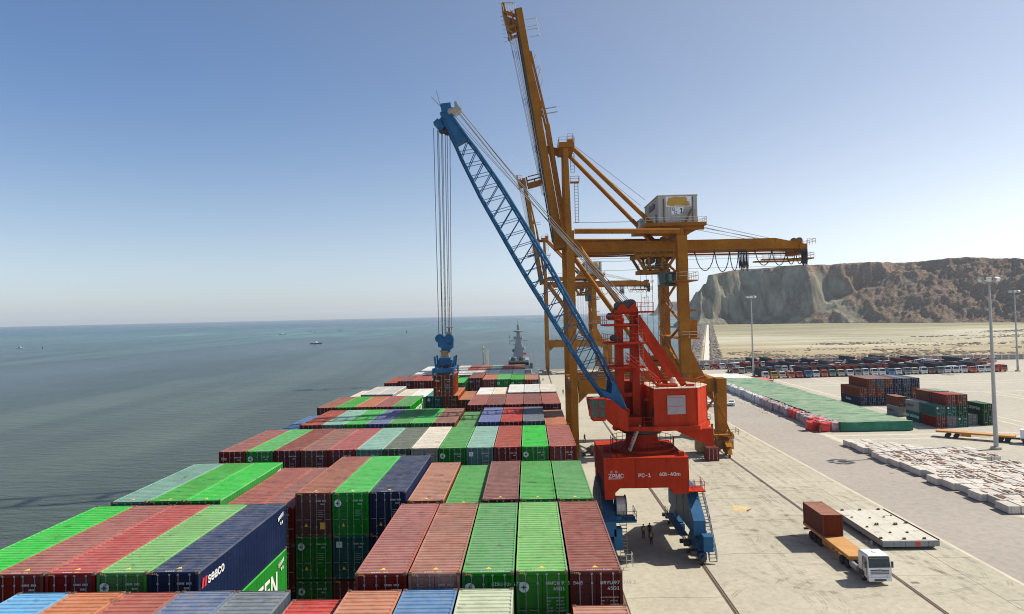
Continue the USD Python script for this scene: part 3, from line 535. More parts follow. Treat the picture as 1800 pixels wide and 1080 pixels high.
# per row: (column counted from the quay, paint, top z, options)
T = 17.25
ROWS = {
 'A': [(0, 'orange', 16.2, {}), (1, 'navy', 15.8, {}), (2, 'paleolive', 17.0, {}), (3, 'blue', 17.0, {}), (4, 'orange', 16.98, {}), (5, 'red', 16.6, {}), (6, 'slate', 17.03, {}), (7, 'navyrust', 17.03, {}), (8, 'redbrown', 17.03, {}), (9, 'orange', 17.05, {}), (10, 'lightblue', 17.05, {})],
 'B': [(0, 'brown', T, dict(code=('DRYU 979739 3', '45G1'))), (1, 'lightgreen', T, dict(code=('HMCU 913784 3', '45G1'), emblem=True)), (2, 'green', T, dict(code=('EISU 924473 0', '45G1'), emblem=True)), (3, 'rusty', T, {}), (4, 'redbrown', T, {}),
       (8, 'navy', T, dict(side='seaco', dy=.55)), (9, 'lightgreen', T, dict(emblem=True, dy=.55)), (10, 'red', T, dict(dy=.55)), (11, 'redbrown', T, dict(dy=.55)), (12, 'brightgreen', T, dict(dy=.55))],
 'C': [(0, 'green', 16.85, {}), (1, 'green', 16.87, {}), (2, 'brown', 16.9, {}), (3, 'green', 16.6, {}), (4, 'orange', 16.87, {}), (5, 'navy', 17.5, {}), (6, 'brightgreen', 17.5, dict(emblem=True)), (7, 'rust', 17.5, dict(extra='sticker')), (8, 'redbrown', 16.6, {}), (9, 'redbrown', 16.62, {}),
       (10, 'brightgreen', 17.1, dict(extra='marks')), (11, 'green', 17.1, {}), (12, 'teal', 17.1, {})],
 'D': [(0, 'redbrown', 17.2, {}), (1, 'brightgreen', 17.2, dict(emblem=True)), (2, 'redbrown', 17.2, {}), (3, 'lightteal', 17.2, dict(extra='dcs')), (4, 'green', 17.2, dict(emblem=True)), (5, 'cream', 17.22, {}), (6, 'olive', 17.2, {}), (7, 'lightteal', 17.2, {}), (8, 'red', 17.2, {}), (9, 'rust', 17.2, {}), (10, 'brown', 17.22, {}),
       (11, 'brightgreen', 17.2, dict(emblem=True)), (12, 'redbrown', 17.2, dict(tex='tex'))],
 'E': [(0, 'orange', 16.75, {}), (1, 'slate', 17.2, {}), (2, 'red', 17.2, {}), (3, 'violet', 17.2, {}), (4, 'green', 16.7, {}), (5, 'rust', 17.2, {}), (6, 'brightgreen', 17.2, {}), (7, 'green', 17.2, {}), (8, 'violet', 17.2, {}), (9, 'brightgreen', 17.2, {}), (10, 'lightteal', 17.2, {}), (11, 'redbrown', 17.2, {}), (12, 'blue', 16.6, {})],
 'F': [(0, 'redbrown', 17.2, {}), (1, 'brown', 17.2, {}), (2, 'redbrown', 17.2, {}), (3, 'brown', 17.2, {}), (4, 'redbrown', 17.2, {}), (8, 'green', 17.2, dict(side='EVERGREEN')), (9, 'redbrown', 17.2, {}), (10, 'orange', 17.2, {}), (11, 'green', 17.2, {}), (12, 'rust', 17.2, {})],
 'G': [(0, 'cream', 17.2, {}), (1, 'white', 17.2, {}), (2, 'white', 17.2, {}), (3, 'cream', 16.75, {}), (4, 'white', 16.75, {}), (5, 'orange', 16.2, {}), (6, 'orange', 16.85, {}), (7, 'deepteal', 16.85, dict(extra='dcs')), (8, 'white', 16.75, {}), (9, 'cream', 16.75, {}), (10, 'greywhite', 17.25, {}), (11, 'greywhite', 17.25, {}), (12, 'cream', 16.6, {})],
 'H': [(1, 'orange', 17.45, {}), (2, 'green', 17.5, dict(emblem=True)), (3, 'brightgreen', 17.6, dict(emblem=True)), (4, 'orange', 17.6, {}), (5, 'brown', 17.9, dict(tex='tex')), (6, 'brightgreen', 17.1, dict(emblem=True)), (7, 'green', 17.4, dict(emblem=True)), (8, 'redbrown', 17.6, {}), (9, 'redbrown', 17.6, {}), (10, 'brown', 17.6, {}), (11, 'redbrown', 17.3, {})],
 'I': [(i, 'white' if i % 3 else 'greywhite', 17.3, {}) for i in range(2, 11)],
 'J': [(2, 'orange', 17.3, {}), (3, 'redbrown', 17.3, {}), (4, 'lightteal', 17.3, {}), (5, 'orange', 17.3, {}), (6, 'redbrown', 17.3, {}), (7, 'greywhite', 17.3, {}), (8, 'redbrown', 17.3, {}), (9, 'brown', 17.25, {}), (10, 'white', 17.25, {})]}
FILL = {'A': {0, 6, 2}, 'B': {0, 4, 8}, 'C': {0, 5, 6, 7, 8, 9, 10}, 'D': {0, 4, 12}, 'E': {0, 5, 12}, 'F': {0, 4, 8}, 'G': {0, 5, 6, 7, 8}, 'H': {1, 2, 3, 4, 5, 6, 7, 8, 9, 10, 11}, 'I': {2}, 'J': {2}}
FILLC = {('B', 8): ['brightgreen', 'rust'], ('C', 7): ['green', 'green'], ('C', 6): ['deepteal', 'redbrown'], ('C', 5): ['navy', 'brown'], ('C', 8): ['redbrown', 'navy'], ('F', 8): ['green', 'redbrown'], ('G', 7): ['navy', 'navy']}
GRP = 'containers stacked on the ship'
for rk, cols in ROWS.items():
    det = 2 if rk in 'ABC' else 1 if rk in 'DEFGH' else 0
    for (i, c, top, o) in cols:
        o = dict(o); y = YB[rk] + 6.096 + o.pop('dy', 0.0); H = 2.896 if top > 16.95 else 2.591
        nb = {k: cc for k, cc, *_ in cols}
        say = f'{WORDS[c]} container, {ORD[i]} in the {ROW[rk]}' + (', set low' if top < 16.8 and rk != 'A' else '') + (', emblem on door' if o.get('emblem') else '')
        y += float(rng.uniform(-.05, .05))
        if (rk, i) == ('E', 0):
            container(c, (cx(i), YB[rk] + 3.03, top - 2.591), 'pale orange short container, nearer of the quayside pair in the fifth deck row', 6.058, 2.591, det, group=GRP)
            container(c, (cx(i), YB[rk] + 9.16, top - 2.591), 'pale orange short container, farther of the quayside pair in the fifth deck row', 6.058, 2.591, det, group=GRP)
        else: container(c, (cx(i), y, top - H), say, H=H, detail=det, group=GRP, **o)
        if i in FILL[rk]:
            z = top - H; n = max(1, round((z - 8.5) / 2.75)); h = 2.896 if (z - 8.5) / n > 2.75 else 2.591
            for k in range(2):
                z -= 2.896 if k == 0 and h > 2.7 else 2.7 if h > 2.7 else 2.591
                c2 = FILLC.get((rk, i), ['brown', 'redbrown'])[k]; o2 = {}
                if (rk, i, k) == ('B', 8, 0): o2 = dict(side='EVERGREEN')
                if rk == 'C' and c2 == 'green': o2 = dict(emblem=True)
                if rk == 'C' and c2 == 'deepteal': o2 = dict(extra='dcs')
                container(c2, (cx(i), y, z), f'{WORDS[c2]} container in the {("middle", "bottom")[k]} tier, {ORD[i]} in the {ROW[rk]}', H=2.896 if h > 2.7 and k == 0 else 2.591, detail=det, group=GRP, **o2)
# ------------------------------------------------------------------ ship-to-shore gantry cranes
M_yw = paint('crane_yellow', (.30, .112, .010), rough=.65, var=.24, scale=.22, fine=1.8, rust=.4, rustcol=(.14, .06, .02), dust=.0, spec=.1)
M_yd = paint('crane_dark_steel', (.10, .075, .05), rough=.7, var=.3, scale=1)
M_rope = plain('wire_rope', (.07, .07, .072), .7); M_cable = plain('rubber_cable', (.02, .02, .022), .6)
M_house = paint('house_cladding', (.46, .43, .36), rough=.6, var=.12, scale=.3, fine=1.2, rust=.35, rustcol=(.28, .20, .12), streak=True)
M_patch = paint('ochre_overpaint', (.50, .27, .035), rough=.7, var=.1, scale=.6)
M_sign = plain('sign_white', (.72, .72, .70), .6); M_black = plain('black_lettering', (.012, .012, .012), .6); M_gl = glass('cab_glass', (.03, .09, .08))
M_cream = paint('railing_grey', (.36, .30, .22), rough=.6)
def sts_crane(Y, label, sign=True, group='yellow gantry cranes on the quay'):
    c = thing('gantry_crane', label, 'gantry crane', (0, Y, 0), group=group); P = lambda n, mb, m=M_yw, par=c, **k: obj(n, mb, m, par, **k)
    A, B, Lx = 9.1, 39.1, 31.9
    for y in (-10, 10): # front and back frames
        P('waterside_leg', MB().beam((A, y, 3.4), (A, y, 46.2), 1.5, 2.0, (0, 1, 0)))
        P('mast', MB().beam((A, y * .55, 46.2), (A - .2, y * .42, 65.2), 1.25, 1.3, (0, 1, 0), 1.0, 1.1))
        P('portal_beam', MB().beam((A + .9, y, 13.95), (B - 1.7, y, 13.95), 1.7, 2.7).plate([(A + .9, y - .3, 12.6), (A + .9, y - .3, 10.6), (A + 2.9, y - .3, 12.6)], (0, .6, 0)).plate([(B - 1.7, y - .3, 10.6), (B - 1.7, y - .3, 12.6), (B - 3.7, y - .3, 12.6)], (0, .6, 0)))
        P('landside_lower_leg', MB().beam((B - .2, y, 3.4), (B - .2, y, 15.3), 1.8, 2.4, (0, 1, 0), 2.0, 3.2))
        P('landside_leg', MB().beam((Lx + .15, y, 15.3), (Lx, y, 44.6), 2.1, 2.3, (0, 1, 0), 2.0, 2.35).plate([(Lx + 1.2, y - .35, 15.3), (Lx + 4.2, y - .35, 15.3), (Lx + 1.2, y - .35, 21.5)], (0, .7, 0)))
        P('tie_pipe', MB().tube((A + .9, y, 46.1), (Lx - .2, y, 45.6), .55, 12)); P('diagonal_brace', MB().tube((A + .8, y, 44.0), (29.8, y, 15.2), .58, 12))
        P('backstay_pipe', MB().tube((A + .6, y * .42, 65.6), (27.0, y * .62, 47.4), .48, 10)); P('backstay_foot', MB().beam((27.0, y * .62, 47.4), (29.8, y * .8, 44.8), 1.0, 1.2))
        gd = P('girder', MB().beam((A - .2, y * .35, 43.2), (53.2, y * .35, 43.2), 1.2, 2.25).beam((53.2, y * .35, 43.2), (59.6, y * .35, 42.4), 1.2, 2.25, w2=1.0, h2=1.1).beam((A, y * .35 + .3, 41.9), (59.4, y * .35 + .3, 41.6), .5, .35))
        for x in (A, B):
            s_ = P('equalizer_beam', MB().plate([(x - .6, y - 5.2, 2.2), (x - .6, y + 5.2, 2.2), (x - .6, y + 2.0, 3.6), (x - .6, y - 2.0, 3.6)], (1.2, 0, 0)))
            for k in (-3.6, 3.6):
                b = P('bogie', MB().plate([(x - .45, y + k - 1.9, .75), (x - .45, y + k + 1.9, .75), (x - .45, y + k + .8, 2.3), (x - .45, y + k - .8, 2.3)], (.9, 0, 0)).box(x - .7, x - .45, y + k - .5, y + k + .4, .9, 1.6))
                for w in (-1.3, 1.3): obj('wheel', MB().disc((x, y + k + w, .42), (1, 0, 0), .4, .3, 12), M_yd, b)
        P('portal_railing', MB().rail([(A + 1, y - .85, 15.3), (Lx - 1.2, y - .85, 15.3)], r=.045), M_cream)
    for x, z in ((A, 13.9), (B - .4, 13.9)): P('side_tie', MB().beam((x, -9, z), (x, 9, z), 1.3, 2.0))
    for x in (A, Lx): P('cross_beam', MB().beam((x, -9, 45.2), (x, 9, 45.2), 1.4, 2.2))
    P('mast_head', MB().box(A - 1.6, A + 1.7, -5, 5, 64.9, 66.0).box(A + .3, A + 1.6, -3, 3, 66, 67.2)); P('mast_railing', MB().rail([(A - 1.6, -5, 66), (A + 1.7, -5, 66), (A + 1.7, 5, 66), (A - 1.6, 5, 66)], r=.05, close=True).rail([(A + .4, -3, 67.2), (A + 1.6, -3, 67.2), (A + 1.6, 3, 67.2)], r=.05), M_cream)
    P('mast_arm', MB().beam((A - 1.4, -1.6, 64.9), (A - 4.2, -1.6, 65.6), .6, .9).beam((A - 1.4, 1.6, 64.9), (A - 4.2, 1.6, 65.6), .6, .9))
    lad = MB()
    for z0, z1, x in ((46.5, 57.2, A + 1.9), (57.4, 63.6, A + 1.2)): lad.ladder((x, -4.6, z0 + 2), (x, -4.6, z1), .75, (1, 0, 0), .05, .6)
    P('mast_ladder', lad, M_yd); P('ladder_platform', MB().box(A + .6, A + 2.5, -5.2, -3.6, 57.2, 57.4).rail([(A + .6, -5.2, 57.4), (A + 2.5, -5.2, 57.4), (A + 2.5, -3.6, 57.4)], r=.05))
    # the raised boom
    h, tip = vec(7.4, 0, 43.4), vec(-.55, 0, 96.0); d = unit(tip - h); n = vec(-d[2], 0, d[0])
    for y in (-3.5, 3.5):
        o = vec(0, y, 0); bm = P('boom', MB().beam(h + o, h + o + d * 6, 1.2, 2.3, n, 1.2, 1.75).beam(h + o + d * 6, tip + o, 1.1, 1.7, n, 1.1, 1.4))
        obj('boom_rail', MB().beam(h + o + n * 1.15 + d * 2, tip + o + n * .85, .4, .3, n), M_yd, bm)
        q = h + d * 31.5 + o - n * .9; P('folded_stay', MB().beam(q + d * 12, h + o - n * 1.9 + d * 27, .45, .5, n).beam(h + o - n * 1.9 + d * 27, vec(A - .6, y * .9, 47.8), .5, .75, n).beam(q, q - n * .9, .5, 1.4, d))
    cb = MB()
    for t in (1.5, 13, 24, 35, 46, 52.5): cb.beam(h + d * t + vec(0, -3, 0), h + d * t + vec(0, 3, 0), .9, 1.4, n)
    P('boom_cross_tie', cb)
    tp = MB()
    for y in (-3, 0, 3): tp.beam(tip + n * .9 - d * 1.2 + vec(0, y, 0), tip + n * 3.2 + d * .2 + vec(0, y, 0), .5, .6, d).beam(tip + n * .9 - d * 3.2 + vec(0, y, 0), tip + n * 3.2 - d * 3.6 + vec(0, y, 0), .5, .6, d)
    tp.beam(tip + n * 3.2 + d * 2.3, tip + n * 2.7 - d * 4.2, 5.6, .6, n).beam(tip + n * 1.6 + d * .1 + vec(0, -3, 0), tip + n * 1.6 - d * 3.2 + vec(0, -3, 0), .4, .4)
    bt = P('boom_tip_frame', tp)
    rl = MB()
    for y in (-3.3, 3.3):
        for t in np.linspace(-4, 2, 7): rl.tube(tip + n * 3.4 + d * t + vec(0, y, 0), tip + n * 4.1 + d * t + vec(0, y, 0), .05, 4)
        rl.tube(tip + n * 3.3 + d * 2.2 + vec(0, y, 0), tip + n * .6 + d * 1.6 + vec(0, y, 0), .12, 5); rl.tube(tip + n * 3.2 - d * 3.8 + vec(0, y, 0), tip + n * 2.2 - d * 4.9 + vec(0, y, 0), .07, 4)
        for t in np.linspace(0, 1, 6): a_ = tip + n * (3.3 - 2.7 * t) + d * (2.2 - .6 * t) + vec(0, y, 0); rl.tube(a_, a_ - d * 2.0, .05, 4)
    obj('tip_railing', rl, M_cream, bt)
    for y in (-1.5, 1.5): obj('sheave', MB().disc(tip + n * 1.9 - d * 2.0 + vec(0, y, 0), (0, 1, 0), .7, .35, 14), M_yd, bt)
    pf = MB()
    for t in (50.5, 48.2): 
        for k in (0, 1.6): pf.tube(h + d * t - n * 1 + vec(0, -3.6, 0) - d * k, h + d * t - n * 3.4 + vec(0, -3.6, 0) - d * k, .06, 4)
    pf.tube(h + d * 50.5 - n * 3.4 + vec(0, -3.6, 0), h + d * 46.6 - n * 3.4 + vec(0, -3.6, 0), .06, 4)
    for t in (29.3, 30.4): pf.beam(h + d * t - n * 1 + vec(0, -3.6, 0), h + d * t - n * 4.4 + vec(0, -3.6, 0), .12, .2)
    for t in (41.5, 39): pf.path([h + d * t - n * 1.2 + vec(0, -3.6, 0), h + d * (t + 1) - n * 2 + vec(0, -3.6, 0), h + d * (t - 2) - n * 2.6 + vec(0, -3.6, 0), h + d * (t - 4) - n * 1.5 + vec(0, -3.6, 0)], .06)
    P('boom_brackets', pf, M_cream)
    b0 = h + d * 15.3 + n * 1.3; P('boom_platform', MB().beam(b0, b0 + n * 3.3 - d * .3, 6, .35, d).beam(b0 + d * 1.2, b0 + n * 3.3 + d * .9, .3, .25, d).beam(b0 + n * 3.3 - d * .3, b0 + n * 3.3 + d * 1.8, .3, .3, n).beam(b0 + n * 1.6 - d * .3, b0 + n * 1.6 + d * 1.2, .25, .25, n).beam(b0 + d * 2.0, b0 + n * 2.9 + d * 1.8, .2, .2, d))
    rp = MB()
    for k, (q, r_) in enumerate(((3.1, 1.9), (2.9, 1.6), (2.4, 1.4), (2.0, 1.3), (1.6, 1.2), (1.4, 1.1))):
        y = -2.5 + k; rp.tube(tip + n * q - d * 4 + vec(0, y, 0), h + d * 12 + n * r_ + vec(0, y, 0), .05, 4, caps=False)
    rp.tube((A + 1.2, -2, 66.4), (26, -3, 53.3), .05, 4).tube((A + 1.2, 2, 66.2), (26, 3, 53.0), .05, 4)
    for y in (-2, 2): rp.tube((37.6, y, 48.2), (56.5, y, 43.6), .055, 4).tube((37, y, 47.4), (53.5, y, 43.9), .05, 4)
    rp.tube((A + 1, -5, 48.5), (25, -5, 48.4), .05, 4)
    for z in (40.9, 40.3, 38.3): rp.tube((A + 1.5, -1, z), (58, -1, z + .1), .035, 4)
    P('wire_ropes', rp, M_rope)
    # machinery house
    hz = P('house_platform', MB().box(25, 37.8, -8, 12, 47.0, 47.7).beam((27, -7, 46.8), (37.4, -7, 46.6), .5, .9).plate([(33.5, -6.5, 47), (37, -6.5, 47), (33.5, -6.5, 44.8)], (0, .5, 0)).plate([(33.5, 9.5, 47), (37, 9.5, 47), (33.5, 9.5, 44.8)], (0, .5, 0)))
    obj('platform_railing', MB().rail([(25, -8, 47.7), (37.8, -8, 47.7), (37.8, 12, 47.7)], r=.05), M_cream, hz)
    nw = 34; v = []
    ho = P('machinery_house', MB().box(28.2, 36.4, -6, 11, 47.7, 53.6), M_house)
    st = MB()
    for k in range(18): st.box(28.25 + k * .46, 28.33 + k * .46, -6.05, -6, 47.8, 53.4)
    for k in range(34): st.box(28.15, 28.2, -5.9 + k * .49, -5.8 + k * .49, 47.8, 53.4)
    obj('cladding_rib', st, M_house, ho); obj('roof', MB().cbox(28.0, 36.6, -6.2, 11.2, 53.6, 53.85, .08), M_house, ho)
    obj('side_cabin', MB().box(25.6, 28.1, 2, 8, 47.7, 50.0), M_house, ho); obj('side_vent', MB().box(27.9, 28.2, -2, 4, 51.6, 52.6).box(28.1, 28.15, -4, -3, 48, 50), M_yd, ho)
    obj('drain_pipe', MB().tube((29.3, -6.2, 48), (29.3, -6.2, 53), .12, 6).tube((35.4, -6.2, 48), (35.4, -6.2, 53.4), .1, 6), M_yd, ho)
    obj('house_stairs', MB().stairs((33.6, -6.8, 47.7), (35.0, -6.8, 50.6), .8, (0, 1, 0)).rail([(33.2, -7.2, 49.3), (35.6, -7.2, 49.3)], r=.04).rail([(33.6, -7.2, 51), (34.6, -7.2, 51)], r=.04), M_yd, ho)
    pb = obj('white_board', MB().box(29.75, 35.2, -6.14, -6.08, 51.25, 53.45), M_sign, ho)
    bl = [(30.0, 51.55), (31.0, 51.4), (32.2, 51.5), (33.4, 51.4), (34.75, 51.42), (34.6, 52.2), (34.2, 52.5), (34.35, 53.0), (34.0, 53.15), (34.1, 53.38), (32.9, 53.3), (31.6, 53.36), (30.8, 53.2), (30.2, 53.15), (30.25, 52.6), (29.95, 52.3)]
    obj('overpaint', MB().plate([(x, -6.14, z) for x, z in bl], (0, -.02, 0)), M_patch, pb)
    if sign:
        for (x0, x1) in ((30.9, 32.05), (32.1, 33.5)): sb = obj('number_board', MB().box(x0, x1, -6.16, -6.09, 49.6, 51.15), M_sign, ho)
        tx = MB(); text(tx, 'Q', .62, (30.98, -6.162, 50.42), (1, 0, 0), (0, 0, 1), .012, True); text(tx, 'C', .62, (31.45, -6.162, 49.72), (1, 0, 0), (0, 0, 1), .012, True); text(tx, '1', 1.1, (32.5, -6.162, 49.8), (1, 0, 0), (0, 0, 1), .012, True); obj('lettering', tx, M_black, sb)
    # trolley with the driver's cab
    tr = MB()
    for y in (-3.4, 3.4): 
        tr.beam((23.3, y, 41.2), (33.2, y, 41.2), .6, .7)
        for x0, x1 in ((23.8, 25.6), (26.2, 26.6), (29.4, 28.8), (32.0, 29.9)): tr.beam((x0, y, 41), (x1, y, 37.9), .5, .6)
        tr.beam((24.6, y, 37.8), (30.8, y, 37.8), .6, .8)
    tr.box(24.4, 26, -3.4, 3.4, 37.4, 38.2).box(29, 30.4, -3.4, 3.4, 37.4, 38.2).box(23.3, 24.1, -3.4, 3.4, 40.8, 41.5).box(32, 33.2, -3.4, 3.4, 40.8, 41.5)
    t = P('trolley', tr); obj('hoist_drum', MB().tube((27.2, -2.6, 40.2), (27.2, 2.6, 40.2), .7, 12).tube((29.2, -2.6, 39.6), (29.2, 2.6, 39.6), .6, 12).box(26, 30.6, -2, 2, 38.6, 39.2), M_yd, t)
    obj('trolley_railing', MB().rail([(23.3, -3.9, 41.5), (33.2, -3.9, 41.5)], r=.05).rail([(24, -3.9, 38.2), (31, -3.9, 38.2)], r=.05), M_cream, t)
    cab = obj('driver_cab', MB().box(28.2, 32.2, -4.6, -1.8, 37.2, 37.6).box(28.4, 32.0, -4.5, -1.9, 34.5, 34.8).box(31.5, 31.9, -4.5, -1.9, 34.8, 37.2).box(28.3, 28.45, -4.5, -4.35, 34.8, 37.2).box(30, 30.15, -4.5, -4.35, 34.8, 37.2), M_yd, t)
    obj('cab_window', MB().plate([(28.35, -4.4, 34.8), (31.5, -4.4, 34.8), (31.5, -4.4, 37.2), (28.0, -4.4, 37.2)], (0, .05, 0)).box(28.3, 28.36, -4.3, -2, 34.8, 37.2), M_gl, t)
    rp = MB()
    for k in range(10): rp.tube((24.6 + .65 * k, -2 + 4 * (k % 2), 37.5), (25.0 + .55 * k, -1.5 + 3 * (k % 2), 19.6), .035, 4, caps=False)
    P('hoist_ropes', rp, M_rope); P('headblock', MB().box(25.2, 30, -1.6, 1.6, 18.6, 19.4).box(26.5, 28.5, -6, 6, 17.6, 18.4).disc((26, -1, 19.7), (0, 1, 0), .5, .3).disc((29, -1, 19.7), (0, 1, 0), .5, .3))
    # festoon cables and maintenance platform under the back reach
    fs = MB()
    for x0, w_, dp in [(36.0, 4.2, 3.9), (40.2, 3.2, 4.2), (43.4, 1.9, 4.0)] + [(45.3 + .34 * k, .34, 3.6 + .3 * (k % 3)) for k in range(6)] + [(48.8, 3.6, 3.0), (52.4, 3.0, 3.1), (55.4, 2.0, 2.9), (57.4, 1.6, 2.9)] + [(58.6 + .26 * k, .26, 3.0 + .25 * (k % 2)) for k in range(5)]:
        tt = np.linspace(0, 1, 9 if w_ > .6 else 5); pts = [vec(x0 + w_ * a_, -4.3, 41.5 - dp * (1 - (2 * a_ - 1) ** 2) ** .75) for a_ in tt]; fs.path(pts, .10, 5)
        fs.box(x0 - .12, x0 + .12, -4.5, -4.1, 41.3, 41.8)
    P('festoon_cables', fs, M_cable)
    P('maintenance_platform', MB().box(50.5, 59.4, -4.2, -2.6, 39.6, 39.9).box(51, 59, 2.6, 4.2, 39.6, 39.9).rail([(50.5, -4.2, 39.9), (59.4, -4.2, 39.9)], r=.05, step=1.2).box(46.2, 47.4, -4.4, -3, 38.3, 38.5).tube((46.3, -4.3, 38.4), (46.3, -4.3, 42), .08).tube((47.3, -4.3, 38.4), (47.3, -4.3, 42), .08))
    e = P('end_frame', MB().box(58.4, 60.0, -4.2, 4.2, 40.9, 42.9).box(57.5, 59.5, -3, 3, 42.9, 44.0).box(58.6, 61.4, -4, 4, 39.7, 40.0)); obj('end_railing', MB().rail([(60, -4.2, 42.9), (61.8, -4.2, 42.9), (61.8, 4.2, 42.9)], r=.05).rail([(59, -4, 40), (61.4, -4, 40), (61.4, 4, 40)], r=.05), M_cream, e)
    obj('end_sheave', MB().disc((58.2, -1.4, 43.8), (0, 1, 0), .7, .4, 14).disc((59.4, -1.4, 43.9), (0, 1, 0), .7, .4, 14), M_yd, e)
    # landside bracing, stairs and platforms between the upper legs
    br = MB(); zz = [41, 36.3, 31.2, 26.4, 21.6, 16.2]
    for k in range(5): br.tube((Lx, -9 if k % 2 else 9, zz[k]), (Lx, 9 if k % 2 else -9, zz[k + 1]), .28, 8)
    P('side_brace', br)
    for k, z in enumerate((35.2, 23.4)):
        p_ = P('landing', MB().box(Lx - 1.5, Lx + 2.9, -11.6, 9, z, z + .25)); obj('landing_railing', MB().rail([(Lx - 1.5, -11.6, z + .25), (Lx + 2.9, -11.6, z + .25), (Lx + 2.9, 9, z + .25)], h=1.6 if k == 0 else 1.2, r=.05), M_cream, p_)
    P('landing_box', MB().box(Lx + 1.2, Lx + 2.8, -10, -8, 23.7, 27.2).box(Lx + 1.3, Lx + 2.6, -10.5, -8.5, 29.0, 29.4), M_yw)
    sg = MB()
    for k in range(4): z0 = 15.6 + k * 4.9; sg.stairs((Lx - 1.7, -6 if k % 2 else 6, z0), (Lx - 1.7, 6 if k % 2 else -6, z0 + 4.9), .8, (1, 0, 0), .45)
    P('leg_stairs', sg, M_yw)
    sw = MB().stairs((B + .8, -13.6, 4.2), (B - 1.4, -12.2, 10.5), .9, (0, 1, 0), .4).box(B - 3.6, B + 1.4, -13.2, -11.9, 4.0, 4.2).box(B - 5.8, B - 3.2, -13.4, -11.8, 7.2, 7.35).rail([(B - 3.6, -13.2, 4.2), (B + 2.4, -13.2, 4.2), (B + 2.4, -11, 4.2)], r=.05).rail([(B - 5.8, -13.4, 7.35), (B - 3.2, -13.4, 7.35)], r=.05)
    sw.stairs((B - 5, -12.6, 7.3), (B - 1, -12.6, 13.0), .8, (0, 1, 0), .5); P('access_stairs', sw)
    P('leg_clutter', MB().box(B - 5.2, B - 2.6, -11, -8, .4, 3.6).tube((B - 2.2, -10.6, .5), (B - 2.2, -10.6, 6), .25).tube((B - 1.7, -11, .5), (B - 1.7, -11, 5), .2).box(B - 7, B - 4.6, -9, -6, 3, 8).box(B - 1.2, B + 1.6, -12.4, -10.8, 1.2, 3.0).disc((B + .9, -11.4, 3.6), (0, 1, 0), 1.1, .5, 14), paint('leg_machinery', (.30, .18, .06), .7, .4, 1.5) if sign else M_yw)
    P('floodlights', MB().box(B - 8, B - 7.2, -11.4, -11, 15.7, 16.3).box(A + 4, A + 4.8, -11.4, -11, 15.7, 16.3), M_yd)
    return c
sts_crane(154, 'tall yellow gantry crane marked QC 1 with its boom raised, nearer of the two')
sts_crane(346, 'smaller-looking yellow gantry crane farther down the quay behind the first', sign=False)
# ------------------------------------------------------------------ portal crane PC-1
M_red = paint('crane_red', (.38, .030, .008), rough=.65, var=.22, scale=.5, fine=1.6, rust=.3, rustcol=(.14, .02, .008), streak=True, stain=.12, dust=.0, spec=.08)
M_redroof = paint('crane_roof', (.50, .42, .32), rough=.8, var=.15, scale=.5, fine=2)
M_blue = paint('crane_blue', (.018, .10, .21), rough=.55, var=.18, scale=.4, fine=2, rust=.15, dust=.03, spec=.15)
M_panel = paint('grey_panel', (.30, .26, .25), rough=.6, var=.12, scale=.8, rust=.2, rustcol=(.32, .12, .09)); M_grease = paint('greased_steel', (.03, .028, .026), .5, .3, 2)
PX, PY, PHI = 14.2, 90.0, math.radians(4)
pc = thing('portal_crane', 'red and blue portal crane marked PC-1 with a raised blue lattice jib', 'portal crane', (PX, PY, 0))
Q = lambda n, mb, m=M_red, par=pc, **k: obj(n, mb, m, par, **k)
# portal box: front face at y -6, legs over the rails at x -5.1 and +5.3
xl, xr = -5.1, 5.3
po = Q('portal_girder', MB().box(-5.55, 4.55, -6, -2.9, 8.25, 11.75).box(-5.55, 4.55, 2.9, 6, 8.25, 11.75).box(-5.5, -2.6, -2.9, 2.9, 8.3, 11.7).box(1.7, 4.5, -2.9, 2.9, 8.3, 11.7).box(-2.6, 1.7, -2.9, 2.9, 10.6, 11.69))
for x_ in (-4.6, -3.3, .1, 1.9, 3.4): obj('weld_seam', MB().box(x_, x_ + .035, -6.015, -6, 8.3, 11.72), M_red, po)
obj('stiffener', MB().box(-1.75, -1.65, -6.05, -6, 8.3, 11.7).box(-5.6, 4.6, -6.04, -2.9, 11.75, 11.83), M_red, po)
for y in (-5.9, 3.0):
    for x0, x1, xm, zb in ((-5.5, -4.3, -3.6, 6.9), (4.5, 2.6, 1.9, 7.5)): Q('leg_stub', MB().plate([(x0, y, 8.28), (x0, y, zb), (x1, y, zb), (x1 * .92 + xm * .08, y, (zb + 8.28) / 2 + .1), (xm, y, 8.28)], (0, 2.9, 0)))
tx = MB(); text(tx, 'ZPMC', .47, (-5.05, -6.0, 9.5), (1, 0, 0), (0, 0, 1), .012, True); tx.box(-5.05, -3.5, -6.012, -6, 9.36, 9.42); obj('maker_lettering', tx, M_let, po)
obj('number_lettering', text(MB(), 'PC-1', .42, (-1.5, -6.0, 9.55), (1, 0, 0), (0, 0, 1), .012, True), M_let, po); obj('capacity_lettering', text(MB(), '40t-40m', .42, (.97, -6.0, 9.65), (1, 0, 0), (0, 0, 1), .012, True), M_let, po)
for o_ in (-4.75, -4.2): # two small characters above the maker's name
    obj('small_character', MB().box(o_, o_ + .26, -6.012, -6, 10.21, 10.25).box(o_ + .11, o_ + .15, -6.012, -6, 10.07, 10.36).box(o_ + .02, o_ + .24, -6.012, -6, 10.1, 10.14).box(o_ - .02, o_ + .02, -6.012, -6, 10.07, 10.34), M_let, po)
for b_ in ((-4.9, -4.3, -1, 0, 11.75, 12.3), (-3.9, -3.3, -5.5, -4.9, 11.83, 12.2), (3.5, 4.2, -5.4, -4.8, 11.83, 12.35), (-4.6, -4.0, -5.7, -5.3, 11.83, 12.15)): Q('top_box', MB().cbox(*b_, .04))
